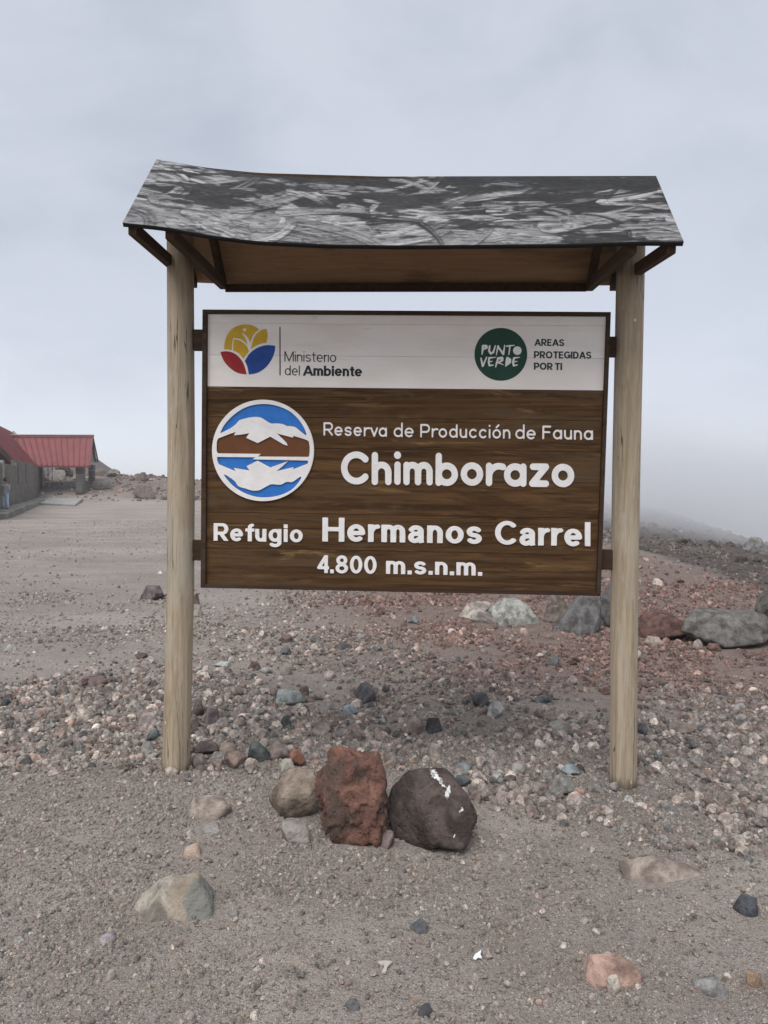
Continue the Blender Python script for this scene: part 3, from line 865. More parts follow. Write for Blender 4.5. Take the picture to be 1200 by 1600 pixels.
BRN = ((.036, .018, .008), (.138, .073, .030), (.098, .062, .034))
plank_m = wood_mat('stained_plank', BRN, 'X', .75, patch=(.25, .155, .066), scale=1.0)
frame_m = wood_mat('stained_frame', ((.035, .019, .012), (.080, .046, .027), (.06, .045, .034)), 'X', .6, cracks=False)
beam_m = wood_mat('roof_timber', ((.045, .025, .014), (.095, .058, .034), (.07, .045, .03)), 'Y', .8, cracks=False)
ply_m = wood_mat('underside_plywood', ((.33, .205, .115), (.44, .29, .17), (.20, .125, .07)), 'X', .85, cracks=False, scale=.6)
white_m, nt, p = new_mat('white_painted_plank', .7, .3)
co = objco(nt)
sh = nd(nt, 'ShaderNodeVectorMath', {0: co, 1: nd(nt, 'ShaderNodeCombineXYZ', {0: mth(nt, 'MULTIPLY', rnd(nt), 9.), 1: 0.0, 2: 0.0}).outputs[0]}, operation='ADD').outputs[0]
g = noise(nt, mapping(nt, sh, (.06, 1, 1)), 60, 5, .7, .8)
g2 = noise(nt, mapping(nt, sh, (.35, 1, 1)), 6, 4, .6)
c = mixc(nt, ramp(nt, g2, .35, .7), (.80, .74, .68), (.88, .835, .79))
c = mixc(nt, ramp(nt, g, .60, .78, 0, .5), c, (.36, .32, .29))
c = mixc(nt, ramp(nt, noise(nt, mapping(nt, sh, (.12, 1, 1), (3, 2, 2)), 26, 6, .75, .5), .70, .76, 0, .6), c, (.15, .12, .10))
nt.links.new(c, p.inputs['Base Color'])
bump(nt, p, g, .003, .5)


def paint(name, a, b, rough=.6, wear=None, wk=(.68, .78)):
    m, nt, p = new_mat(name, rough, .3)
    co = objco(nt)
    n = noise(nt, co, 14, 5, .65, .4)
    c = mixc(nt, ramp(nt, n, .3, .7), a, b)
    if wear:
        c = mixc(nt, ramp(nt, noise(nt, mapping(nt, co, (.5, 1, 1.6), (1, 1, 1)), 38, 5, .75, .6), wk[0], wk[1], 0, .85), c, wear)
    nt.links.new(c, p.inputs['Base Color'])
    bump(nt, p, noise(nt, mapping(nt, co, (.2, 1, 1)), 90, 3, .6), .0015, .5)
    return m


let_m = paint('white_letter_paint', (.80, .765, .74), (.88, .855, .835), .6, (.52, .44, .39), (.61, .74))
black_m = paint('black_letter_paint', (.012, .012, .014), (.025, .025, .028))
green_m = paint('green_paint', (.008, .045, .028), (.012, .058, .036), .6)
dgreen_m = paint('dark_green_letter_paint', (.010, .030, .024), (.022, .045, .038))
yel_m = paint('yellow_paint', (.55, .33, .018), (.66, .42, .03), .6, (.40, .22, .03))
red_m = paint('red_paint', (.28, .012, .016), (.36, .02, .022))
blu_m = paint('blue_paint', (.008, .045, .22), (.012, .07, .30))
sky_m = paint('light_blue_paint', (.020, .15, .50), (.03, .19, .58), .6, (.30, .36, .38), (.66, .78))
brn_m = paint('brown_paint', (.125, .042, .012), (.155, .055, .018), .6, (.55, .45, .38), (.76, .84))

# ------------------------------------------------------------------ signboard
YAW = R(-3.0563)
SG = empty('roofed_signboard', (-1.1533, 4.0823, 0), YAW)
tag(SG, 'brown wooden refuge signboard hung between two round posts under a small tar-streaked gable roof', 'signboard')
TL, TR, BR, BL = (.1713, 2.5275), (2.3322, 2.5097), (2.3110, 1.0210), (.1626, 1.0266)
# board drawing: the sheet the lettering was laid out on, corners (317,484) (954,488) (938,931) (314,918)
A_, b_ = [], []
for (u, v), (s, z) in zip(((317, 484), (954, 488), (938, 931), (314, 918)), (TL, TR, BR, BL)):
    A_.append([u, v, 1, 0, 0, 0, -u * s, -v * s])
    A_.append([0, 0, 0, u, v, 1, -u * z, -v * z])
    b_ += [s, z]
Hm = np.r_[np.linalg.solve(np.array(A_), np.array(b_)), 1].reshape(3, 3)


def bd(P):
    P = np.atleast_2d(np.asarray(P, float))
    q = np.c_[P, np.ones(len(P))] @ Hm.T
    return q[:, :2] / q[:, 2:]


def post(pts, r, label, seed):
    N, ns = 40, 28
    zs = np.linspace(-.35, pts[-1][1], N)
    xs = np.interp(zs, [q[1] for q in pts], [q[0] for q in pts])
    V, F = [], []
    a = np.linspace(0, 2 * np.pi, ns, endpoint=False)
    for i, (x, z) in enumerate(zip(xs, zs)):
        rr = r[0] + (r[1] - r[0]) * i / N
        P = np.c_[np.cos(a) * 2.2, np.sin(a) * 2.2, np.full(ns, z * 1.1 + seed)]
        rr = rr * (1 + .022 * vn(P, seed)) * (1 + .01 * vn(P * np.array([3, 3, .6]), seed + 1))
        for k in range(ns):
            V.append((x + rr[k] * math.cos(a[k]), rr[k] * math.sin(a[k]), z))
    for i in range(N - 1):
        for k in range(ns):
            F.append((i * ns + k, i * ns + (k + 1) % ns, (i + 1) * ns + (k + 1) % ns, (i + 1) * ns + k))
    F.append([(N - 1) * ns + k for k in range(ns)])
    o = link('post', mesh_np('post', V, F), SG, [post_m], True)
    o['label'] = label
    return o


post([(0.004, 0), (.030, 1.0), (.034, 1.8), (.028, 2.86), (.024, 3.12)], (.0765, .071), 'left round weathered post', 3)
post([(2.470, 0), (2.452, 1.0), (2.447, 1.8), (2.446, 2.86), (2.445, 3.06)], (.070, .073), 'right round weathered post with a rotten foot', 9)

# rails behind the board
for a, b, c, d, lab in (((.03, 2.434, 2.323), (2.43, 2.392, 2.288), 0, 0, 'upper dark rail'), ((.03, 1.283, 1.170), (2.43, 1.262, 1.155), 0, 0, 'lower dark rail')):
    P = []
    for s, zt, zb_ in (a, b):
        P += [(s, -.018, zb_), (s, .028, zb_), (s, .028, zt), (s, -.018, zt)]
    o = hexa('rail', P, frame_m, SG, .003)
    o['label'] = lab

# board: backing sheet, planks, frame
bk = []
for o_ in (-.034, -.020):
    for (s, z) in (TL, TR, BR, BL):
        bk.append((s, o_, z))
board = hexa('board', bk, frame_m, SG)
board['label'] = 'brown board with a white painted band across its top'
edges_l = [490, 504.2, 554, 603.4, 650, 698, 745.5, 800, 856, 913]
for i in range(len(edges_l) - 1):
    P = []
    gap = .12 if i < 3 else .28
    ya, yb = edges_l[i] + gap, edges_l[i + 1] - gap
    t = lambda y: (y - 484) / 434

    def edge(u, y):
        sl = 4 + 9 * t(y)
        return (u, y + sl * (u - 320) / 630)
    ul = lambda y: 324.2 - 2.4 * t(y)
    ur = lambda y: 947.6 - 16.4 * t(y)
    cs = bd([edge(ul(ya), ya), edge(ur(ya), ya), edge(ur(yb), yb), edge(ul(yb), yb)])
    jit = rng.uniform(-.0006, .0006)
    for o_ in (-.052 + jit, -.036):
        for s, z in cs:
            P.append((s, o_, z))
    o = hexa('plank', P, white_m if i < 3 else plank_m, board, .0005)
inn = bd([(324, 490), (948, 494.2), (931.5, 924.6), (321.8, 912.6)])
out = np.array([TL, TR, BR, BL])
for k in range(4):
    j = (k + 1) % 4
    P = []
    for o_ in (-.070, -.022):
        for q in (out[k], out[j], inn[j], inn[k]):
            P.append((q[0], o_, q[1]))
    o = hexa('frame_strip', P, frame_m, board, .002)

# ------------------------------------------------------------------ lettering: stroke skeletons, contoured and cut as raised letters


def arc(cx, cy, rx, ry, a0, a1, n=22):
    t = np.radians(np.linspace(a0, a1, n))
    return np.c_[cx + rx * np.cos(t), cy + ry * np.sin(t)]


def cat(*a):
    return np.vstack([np.atleast_2d(q) for q in a])


def L(*p):
    return np.array(p, float)


def glyph(ch, w, rnd_, story1, xh=.73):
    """centre-line strokes; cap height 1; returns strokes, width, dots, y clip"""
    h = w / 2
    e = h if rnd_ else 0.0
    S, dots, clip = [], [], None
    ow, nw = .70 + .10 * w, .60 + .18 * w
    rx = ow / 2 - h
    ry = xh / 2 - h

    def bowl(x0, cy=xh / 2, ry_=ry):
        return arc(x0 + ow / 2, cy, rx, ry_, 0, 360, 44)

    def arch(x0, wd, top=xh, bot=0.0, inv=False):
        rr = wd / 2 - h
        ra = min(rr * 1.05, xh * .38)
        if not inv:
            return cat(L((x0 + h, top - h - ra - .04)), arc(x0 + wd / 2, top - h - ra, rr, ra, 180, 0, 18), L((x0 + wd - h, bot + e)))
        return cat(L((x0 + h, top - e)), arc(x0 + wd / 2, h + ra, rr, ra, 180, 360, 18), L((x0 + wd - h, h + ra + .04)))
    if ch == 'o':
        S, W = [bowl(0)], ow
    elif ch == 'ó':
        S, W = [bowl(0), L((ow * .47, xh + .13), (ow * .72, xh + .29))], ow
    elif ch in 'nhm':
        top = xh if ch != 'h' else 1.0
        S = [L((h, e), (h, top - e)), arch(0, nw)]
        W = nw
        if ch == 'm':
            mw = nw * .90
            S = [L((h, e), (h, top - e)), arch(0, mw), arch(mw - w, mw)]
            W = 2 * mw - w
    elif ch == 'r':
        rr = nw / 2
        S = [L((h, e), (h, xh - e)), arc(h + rr, xh - h - rr, rr, rr, 180, 82 if not rnd_ else 68, 12)]
        W = rr + w * .9
    elif ch == 'u':
        S, W = [arch(0, nw, inv=True), L((nw - h, e), (nw - h, xh - e))], nw
    elif ch == 'b':
        S, W = [bowl(0), L((h, e), (h, 1 - e))], ow
    elif ch == 'd':
        S, W = [bowl(0), L((ow - h, e), (ow - h, 1 - e))], ow
    elif ch == 'g':
        S = [bowl(0), cat(L((ow - h, xh - e), (ow - h, -.08)), arc(ow / 2, -.29 + h + .16 - .0, rx, .17, 0, -150, 16))]
        W = ow
    elif ch == 'a' and story1:
        S, W = [bowl(0), L((ow - h, e), (ow - h, xh - e))], ow
    elif ch == 'a':
        aw = nw * .98
        rr = aw / 2 - h
        S = [cat(arc(aw / 2, xh - h - rr * .72, rr, rr * .72, 168, 0, 14), L((aw - h, .10)), L((aw - h + .03, 0 + e))),
             cat(L((aw - h, xh * .56)), L((aw * .55, xh * .52)), arc(h + rr * .78, xh * .27 + h * .35, rr * .80, xh * .245 - h * .55 + .02, 100, 300, 16), L((aw - h, xh * .28)))]
        W = aw + .02
    elif ch == 'e':
        S = [cat(L((h + .01, xh * .5), (ow - h, xh * .5)), arc(ow / 2, xh / 2, rx, ry, 0, 312, 40)[1:])]
        W = ow
    elif ch == 'c':
        S, W = [arc(ow / 2, xh / 2, rx, ry, 46, 314, 34)], ow * .92
    elif ch == 's':
        sw = .60 + .05 * w
        r1 = (xh / 2 - h) / 2
        rs_ = sw / 2 - h
        S = [cat(arc(sw / 2, xh - h - r1, rs_, r1, 20, 255, 18), arc(sw / 2, h + r1, rs_, r1, 75, -160, 18))]
        W = sw
    elif ch == 'f':
        S = [cat(L((.17 + h, e)), L((.17 + h, .80)), arc(.17 + h + .17, .80, .17, .2 - h, 180, 86, 8)), L((e - .04, xh - h), (.56 - e, xh - h))]
        W = .50
    elif ch == 't':
        S = [cat(L((.15 + h, .94 - e)), L((.15 + h, .17)), arc(.15 + h + .15, .17, .15, .17 - h, 180, 275, 8)), L((e - .04, xh - h), (.50 - e, xh - h))]
        W = .46
    elif ch in 'iıI':
        if ch == 'I':
            S = [L((h, e), (h, 1 - e))]
        else:
            S = [L((h, e), (h, xh - e))]
            if ch == 'i':
                dots = [(h, 1 - h, h * (1.12 if rnd_ else 1.0), not rnd_)]
        W = w
    elif ch == 'l':
        S, W = [L((h, e), (h, 1 - e))], w
    elif ch == 'z':
        zw = nw
        S, W = [L((e + .02, xh - h), (zw - h, xh - h), (h, h), (zw - e, h))], zw
    elif ch == 'v':
        vw = nw
        S, W, clip = [L((h * .8, xh + (0 if rnd_ else .1) - e), (vw / 2, h * .9), (vw - h * .8, xh + (0 if rnd_ else .1) - e))], vw, (0, xh)
    elif ch == '.':
        S, dots, W = [], [(h, h, h * (1.1 if rnd_ else 1.0), not rnd_)], w
    elif ch in 'CG':
        cw = .98
        S = [arc(cw / 2, .5, cw / 2 - h, .5 - h, 42, 318, 40)]
        if ch == 'G':
            S = [cat(arc(cw / 2, .5, cw / 2 - h, .5 - h, 42, 335, 40)), L((cw * .55, .46), (cw - h, .46), (cw - h, .10 + e))]
        W = cw * .96
    elif ch == 'O':
        S, W = [arc(.51, .5, .51 - h, .5 - h, 0, 360, 48)], 1.02
    elif ch == 'H':
        S, W = [L((h, e), (h, 1 - e)), L((.88 - h, e), (.88 - h, 1 - e)), L((h, .52), (.88 - h, .52))], .88
    elif ch in 'RP':
        rw = .82
        r1 = .25 if ch == 'R' else .27
        my_ = 1 - h - 2 * r1 + .02
        S = [L((h, e), (h, 1 - e)), cat(L((h, 1 - h)), L((rw - r1 - h, 1 - h)), arc(rw - r1 - h, (1 - h + my_) / 2, r1, (1 - h - my_) / 2, 90, -90, 16), L((h, my_)))]
        if ch == 'R':
            S.append(L((rw * .48, my_), (rw - h * .3, 0 if rnd_ else -.08)))
            if rnd_:
                S[-1][1] = (rw - h, e)
        W, clip = rw + (.05 if ch == 'R' else -.03), (0, 1)
    elif ch == 'M':
        mw = 1.05
        S, W, clip = [L((h, e), (h, 1 - e)), L((mw - h, e), (mw - h, 1 - e)), L((h, 1 - h * .4), (mw / 2, h * 1.3), (mw - h, 1 - h * .4))], mw, (0, 1)
    elif ch == 'A':
        aw = .98
        S, W, clip = [L((h * .6 - .03, -.08), (aw / 2, 1 - h * .3), (aw - h * .6 + .03, -.08)), L((aw * .24, .30), (aw * .76, .30))], aw, (0, 1)
    elif ch == 'F':
        S, W = [L((h, e), (h, 1 - e)), L((h, 1 - h), (.68 - e, 1 - h)), L((h, .52), (.62 - e, .52))], .68
    elif ch == 'E':
        S, W = [L((h, 0), (h, 1)), L((h, 1 - h), (.68, 1 - h)), L((h, .51), (.64, .51)), L((h, h), (.70, h))], .70
    elif ch == 'T':
        S, W = [L((.41, 0), (.41, 1)), L((0, 1 - h), (.82, 1 - h))], .82
    elif ch == 'D':
        S, W = [L((h, 0), (h, 1)), cat(L((h, 1 - h)), L((.40, 1 - h)), arc(.40, .5, .86 - h - .40, .5 - h, 90, -90, 22), L((h, h)))], .86
    elif ch == 'S':
        r1 = (.5 - h) / 2
        S = [cat(arc(.40, 1 - h - r1, .38 - h, r1, 15, 258, 18), arc(.40, h + r1, .40 - h, r1, 78, -162, 18))]
        W = .80
    elif ch == '4':
        S, W, clip = [L((.56 - h * .2, 0), (.56 - h * .2, 1)), L((.52, 1.0 - h * .6), (h * .9, .30), (.74, .30))], .72, (0, 1)
    elif ch == '0':
        S, W = [arc(.37, .5, .37 - h, .5 - h, 0, 360, 44)], .74
    elif ch == '8':
        S = [arc(.37, .74 - h * .1, .325 - h, .26 - h * .8, 0, 360, 36), arc(.37, .275 + h * .05, .37 - h, .275 - h * .85, 0, 360, 36)]
        W = .74
    if not rnd_:      # grotesque bold: set narrow, the line is stretched to its width, so stems end up heavier than arms
        nar = .78
        W2 = max(W * nar, w)
        k_ = (W2 - w) / (W - w) if W > w + 1e-6 else 0.0
        for q in S:
            q[:, 0] = h + (q[:, 0] - h) * k_
        dots = [(h + (a_ - h) * k_, b_, c_, d_) for a_, b_, c_, d_ in dots]
        W = W2
    return S, W, dots, clip


def seg_dist(X, Y, P, r, flat):
    """signed distance to a polyline of radius r (array per vertex or scalar)"""
    best = np.full(X.shape, 9.0)
    n = len(P) - 1
    closed = np.hypot(*(P[0] - P[-1])) < 1e-6
    ra = np.broadcast_to(np.asarray(r, float), (n + 1,))
    for i in range(n):
        a, b = P[i], P[i + 1]
        d = b - a
        l2 = d @ d
        if l2 < 1e-12:
            continue
        t = ((X - a[0]) * d[0] + (Y - a[1]) * d[1]) / l2
        tc_ = np.clip(t, 0, 1)
        ds = np.hypot(X - a[0] - tc_ * d[0], Y - a[1] - tc_ * d[1]) - (ra[i] + (ra[i + 1] - ra[i]) * tc_)
        ln = math.sqrt(l2)
        if flat and not closed:
            if i == 0:
                ds = np.maximum(ds, -t * ln)
            if i == n - 1:
                ds = np.maximum(ds, (t - 1) * ln)
        best = np.minimum(best, ds)
    return best


def contours(fn, x0, x1, y0, y1, st):
    nx_, ny_ = int((x1 - x0) / st) + 2, int((y1 - y0) / st) + 2
    xs, ys = x0 + st * np.arange(nx_), y0 + st * np.arange(ny_)
    X, Y = np.meshgrid(xs, ys)
    D = fn(X, Y)
    D = np.where(np.abs(D) < 1e-7, 1e-7, D)
    ins = D < 0
    code = ins[:-1, :-1] * 1 + ins[:-1, 1:] * 2 + ins[1:, 1:] * 4 + ins[1:, :-1] * 8
    js, is_ = np.nonzero((code > 0) & (code < 15))
    T = {1: [(3, 0)], 2: [(0, 1)], 3: [(3, 1)], 4: [(1, 2)], 5: [(3, 2), (1, 0)], 6: [(0, 2)], 7: [(3, 2)], 8: [(2, 3)], 9: [(2, 0)], 10: [(0, 3), (2, 1)], 11: [(2, 1)], 12: [(1, 3)], 13: [(1, 0)], 14: [(0, 3)]}
    nxt, pos = {}, {}

    def ep(j, i, k):
        if k == 0:
            key, p, q = (j, i, 0), (j, i), (j, i + 1)
        elif k == 2:
            key, p, q = (j + 1, i, 0), (j + 1, i), (j + 1, i + 1)
        elif k == 3:
            key, p, q = (j, i, 1), (j, i), (j + 1, i)
        else:
            key, p, q = (j, i + 1, 1), (j, i + 1), (j + 1, i + 1)
        if key not in pos:
            a, b = D[p], D[q]
            t = a / (a - b)
            pos[key] = (X[p] + t * (X[q] - X[p]), Y[p] + t * (Y[q] - Y[p]))
        return key
    for j, i in zip(js, is_):
        for a, b in T[int(code[j, i])]:
            nxt[ep(j, i, a)] = ep(j, i, b)
    loops = []
    while nxt:
        k0, k = None, next(iter(nxt))
        lp = []
        while k in nxt:
            lp.append(pos[k])
            k = nxt.pop(k)
        if len(lp) > 4:
            P = np.array(lp)
            keep = [0]
            for q in range(1, len(P) - 1):      # drop points that lie on a straight run
                a, b = P[keep[-1]], P[q + 1]
                ab = b - a
                dd = abs(ab[0] * (P[q] - a)[1] - ab[1] * (P[q] - a)[0]) / (np.hypot(*ab) + 1e-9)
                if dd > st * .045 or q - keep[-1] > 12:
                    keep.append(q)
            keep.append(len(P) - 1)
            loops.append(P[keep])
    return loops


def relief(name, loops2, mat, parent, front, back, bev=.0015):
    """loops2: list of closed loops in board drawing units -> raised flat shape with a chamfer"""
    tops, V, F = [], [], []
    lps = []
    for lp in loops2:
        q = bd(lp)
        if np.hypot(*(q[0] - q[-1])) < 1e-7:
            q = q[:-1]
        lps.append(q)
    area = [.5 * np.sum(q[:, 0] * np.roll(q[:, 1], -1) - np.roll(q[:, 0], -1) * q[:, 1]) for q in lps]
    og = 1 if area[int(np.argmax(np.abs(area)))] > 0 else -1
    base = 0
    ins = []
    for q in lps:
        pn, nn = np.roll(q, 1, 0), np.roll(q, -1, 0)
        tg = nn - pn
        tg /= np.linalg.norm(tg, axis=1)[:, None] + 1e-12
        nrm = np.c_[-tg[:, 1], tg[:, 0]] * og
        ins.append(q + nrm * bev)
        n = len(q)
        for ring, oo in ((q, back), (q, front + bev), (ins[-1], front)):
            V += [(s, oo, z) for s, z in ring]
        for a in range(n):
            b = (a + 1) % n
            for r_ in (0, 1):
                F.append((base + r_ * n + a, base + r_ * n + b, base + (r_ + 1) * n + b, base + (r_ + 1) * n + a))
        tops += [base + 2 * n + a for a in range(n)]
        base += 3 * n
    tris = tessellate_polygon([[Vector((s, z, 0)) for s, z in q] for q in ins])
    F += [tuple(tops[i] for i in t) for t in tris]
    bm = bmesh.new()
    bv = [bm.verts.new(v) for v in V]
    for f_ in F:
        if len(set(f_)) == len(f_):
            try:
                bm.faces.new([bv[i] for i in f_])
            except ValueError:
                pass
    bmesh.ops.recalc_face_normals(bm, faces=bm.faces)
    me = bpy.data.meshes.new(name)
    bm.to_mesh(me)
    bm.free()
    return link(name, me, parent, [mat])


GC = {}


def glyph_loops(ch, w, rnd_, s1, xh):
    key = (ch, w, rnd_, s1, xh)
    if key not in GC:
        S, W, dots, clip = glyph(ch, w, rnd_, s1, xh)

        def fn(X, Y):
            wob = .0035 * vn(np.c_[X.ravel() * 4, Y.ravel() * 4], ord(ch) % 50).reshape(X.shape)
            D = np.full(X.shape, 9.0)
            for s in S:
                D = np.minimum(D, seg_dist(X, Y, s, w / 2, not rnd_))
            if clip and not rnd_:
                D = np.maximum(D, np.maximum(Y - clip[1], clip[0] - Y))
            for dx, dy, dr, sq in dots:
                D = np.minimum(D, np.maximum(np.abs(X - dx), np.abs(Y - dy - (dr * .25 if dy < .5 else -dr * .25)) - dr * .25) - dr if sq else np.hypot(X - dx, Y - dy) - dr)
            return D + wob
        GC[key] = (contours(fn, -.12, W + .16, -.36, 1.2, .021), W)
    return GC[key]


def text(txt, x0, y0, x1, y1, cap, w, mat, rnd_=False, s1=False, xh=.73, gap=.16, each=True, th=.006, word=.34):
    """set a line from (x0,y0) to (x1,y1) on the board drawing, letters cap high"""
    pen, items = 0.0, []
    for ch in txt:
        if ch == ' ':
            pen += word
            continue
        lps, W = glyph_loops(ch, w, rnd_, s1, xh)
        g_ = gap * ((.85 if ch == 'r' and rnd_ else .45) if ch in 'rftvAT4RC' else 1)
        items.append((ch, pen, lps))
        pen += W + g_
        last = W
    total = items[-1][1] + last
    kx = math.hypot(x1 - x0, y1 - y0) / total
    ux, uy = (x1 - x0) / math.hypot(x1 - x0, y1 - y0), (y1 - y0) / math.hypot(x1 - x0, y1 - y0)
    obs = []
    for ch, pn, lps in items:
        dy = rng.uniform(-.008, .008) * cap
        out_ = []
        for lp in lps:
            a = (lp[:, 0] + pn) * kx
            b = lp[:, 1] * cap
            out_.append(np.c_[x0 + ux * a + uy * b * .4, y0 + uy * a - b + dy])
        # separate outer shapes (dot of an i) keep one mesh per letter
        outer = [q for q in out_]
        obs.append((ch, outer))
    def sgn(q):
        return .5 * np.sum(q[:, 0] * np.roll(q[:, 1], -1) - np.roll(q[:, 0], -1) * q[:, 1])
    front, back = -.052 - th, -.046
    made = []
    for ch, lp in obs:
        ref = sgn(max(lp, key=lambda q: abs(sgn(q))))
        outs = [q for q in lp if sgn(q) * ref > 0]
        holes = [q for q in lp if sgn(q) * ref < 0]
        for oi_, ou in enumerate(outs):
            mine = [hh for hh in holes if ou[:, 0].min() < hh[:, 0].mean() < ou[:, 0].max() and ou[:, 1].min() < hh[:, 1].mean() < ou[:, 1].max()]
            made.append(relief('letter', [ou] + mine, mat, board, front, back, .0012 if cap > 18 else .0006))
            made[-1]['_c'] = len(made)
            if oi_ > 0:          # join the dot to its letter
                a, b = made[-2].data, made.pop().data
                bm = bmesh.new()
                bm.from_mesh(a)
                bm.from_mesh(b)
                bm.to_mesh(a)
                bm.free()
                dead = [o for o in board.children if o.data == b]
                for o in dead:
                    bpy.data.objects.remove(o)
    if not each:
        bm = bmesh.new()
        for o in made:
            bm.from_mesh(o.data)
        me = bpy.data.meshes.new('lettering')
        bm.to_mesh(me)
        bm.free()
        for o in made:
            bpy.data.objects.remove(o)
        return [link('lettering', me, board, [mat])]
    for o in made:
        del o['_c']
    return made


W1_ = let_m
text('Reserva', 505.2, 680.6, 604.5, 682.6, 21.0, .145, W1_, True, True, .70, .17)
text('de', 615.0, 683.0, 646.3, 683.6, 23.2, .13, W1_, True, True, .66, .15)
text('Producción', 656.6, 683.4, 797.6, 685.6, 21.2, .145, W1_, True, True, .70, .17)
text('de', 805.4, 686.0, 837.2, 686.6, 23.2, .13, W1_, True, True, .66, .15)
text('Fauna', 847.6, 686.4, 926.8, 687.8, 21.4, .145, W1_, True, True, .72, .15)
text('Chimborazo', 532.6, 757.0, 897.4, 761.8, 52.0, .205, W1_, True, True, .71, .085, th=.008)
text('Refugio', 333.4, 845.2, 472.8, 847.6, 27.6, .178, W1_, gap=.095)
text('Hermanos', 503.4, 845.9, 752.8, 850.2, 37.6, .178, W1_, gap=.085, th=.008)
text('Carrel', 773.4, 851.4, 922.7, 854.0, 37.6, .178, W1_, gap=.085, th=.008)
text('4.800', 495.4, 895.4, 588.3, 897.0, 27.8, .168, W1_, gap=.08)
text('m.s.n.m.', 602.9, 896.9, 753.6, 899.9, 27.8, .168, W1_, gap=.085)
o = text('Ministerıo', 444.0, 564.4, 525.0, 565.4, 15.8, .085, black_m, xh=.72, gap=.10, each=False, th=.002)[0]
o['label'] = 'black lettering Ministerio'
o = text('del', 444.6, 586.0, 468.0, 586.4, 15.6, .09, black_m, xh=.72, gap=.11, each=False, th=.002)[0]
o['label'] = 'thin black lettering del'
o = text('Ambiente', 473.2, 586.6, 565.4, 587.8, 16.0, .175, black_m, xh=.74, gap=.05, each=False, th=.002)[0]
o['label'] = 'bold black lettering Ambiente'
for tx, a, b, cp in (('AREAS', (835.5, 539.8), (882, 540.4), 10.8), ('PROTEGIDAS', (834.6, 559.3), (924.4, 560.2), 11.0), ('POR TI', (834.6, 577.2), (878.6, 577.8), 11.0)):
    o = text(tx, a[0], a[1], b[0], b[1], cp, .19, dgreen_m, gap=.07, each=False, th=.002, word=.18)[0]
    o['label'] = 'dark green lettering ' + tx


def shape(name, pts, sx, ox, oy, mat, front, back, holes=(), bev=.001):
    tr = lambda q: np.c_[ox + np.asarray(q, float)[:, 0] / sx, oy + np.asarray(q, float)[:, 1] / sx]
    return relief(name, [tr(pts)] + [tr(hh) for hh in holes], mat, board, front, back, bev)


def smooth_loop(P, k=4, corner=48):
    """Catmull-Rom through the points, corners sharper than 'corner' degrees stay sharp"""
    P = np.asarray(P, float)
    n = len(P)
    sharp = []
    for i in range(n):
        a, b = P[i] - P[i - 1], P[(i + 1) % n] - P[i]
        an = abs(math.degrees(math.atan2(a[0] * b[1] - a[1] * b[0], a @ b)))
        sharp.append(an > corner)
    out_ = []
    for i in range(n):
        p0, p1, p2, p3 = P[i - 1], P[i], P[(i + 1) % n], P[(i + 2) % n]
        m1 = (p2 - p1) * .5 if sharp[i] else (p2 - p0) * .5
        m2 = (p2 - p1) * .5 if sharp[(i + 1) % n] else (p3 - p1) * .5
        lim = np.hypot(*(p2 - p1))
        for m_ in (m1, m2):
            l_ = np.hypot(*m_)
            if l_ > lim:
                m_ *= lim / l_
        for j in range(k):
            t = j / k
            out_.append((2 * t ** 3 - 3 * t * t + 1) * p1 + (t ** 3 - 2 * t * t + t) * m1 + (-2 * t ** 3 + 3 * t * t) * p2 + (t ** 3 - t * t) * m2)
    return np.array(out_)


FW = -.052      # plank face
# rule beside the ministry name
shape('rule_line', [(436.2, 510.6), (437.9, 510.6), (438.0, 586.0), (436.3, 586.0)], 1, 0, 0, black_m, FW - .0015, FW + .004, bev=.0003)
# ministry emblem
M1 = (10, 330, 495)
circ = lambda cx, cy, r_, n=28: [(cx + r_ * math.cos(2 * math.pi * i / n), cy + r_ * math.sin(2 * math.pi * i / n)) for i in range(n)]
shape('emblem_petal', smooth_loop([(195, 490), (203, 400), (240, 290), (310, 195), (405, 138), (520, 115), (620, 125), (700, 160), (745, 195), (690, 240), (640, 305), (606, 400), (570, 330), (530, 280), (455, 240), (500, 290), (538, 350), (560, 438), (500, 372), (425, 335), (335, 328), (322, 420), (316, 515), (250, 505), (197, 503)]),
      *M1, yel_m, FW - .0016, FW + .004, [circ(517, 200, 27)], .0005)
shape('emblem_petal', smooth_loop([(344, 350), (420, 358), (500, 405), (555, 465), (588, 540), (540, 590), (500, 655), (430, 570), (338, 522)]), *M1, yel_m, FW - .0016, FW + .004, bev=.0005)
shape('emblem_petal', smooth_loop([(618, 505), (628, 430), (660, 330), (720, 245), (790, 198), (860, 184), (877, 280), (858, 402), (760, 420), (690, 450)]), *M1, yel_m, FW - .0016, FW + .004, bev=.0005)
shape('emblem_petal', smooth_loop([(138, 545), (230, 534), (320, 552), (400, 598), (465, 670), (512, 760), (550, 895), (430, 880), (320, 822), (220, 725), (165, 630)]), *M1, red_m, FW - .0016, FW + .004, bev=.0005)
shape('emblem_petal', smooth_loop([(520, 685), (590, 575), (680, 500), (780, 455), (880, 438), (995, 448), (990, 530), (950, 640), (885, 745), (800, 825), (700, 878), (583, 897), (560, 780)]), *M1, blu_m, FW - .0016, FW + .004, bev=.0005)
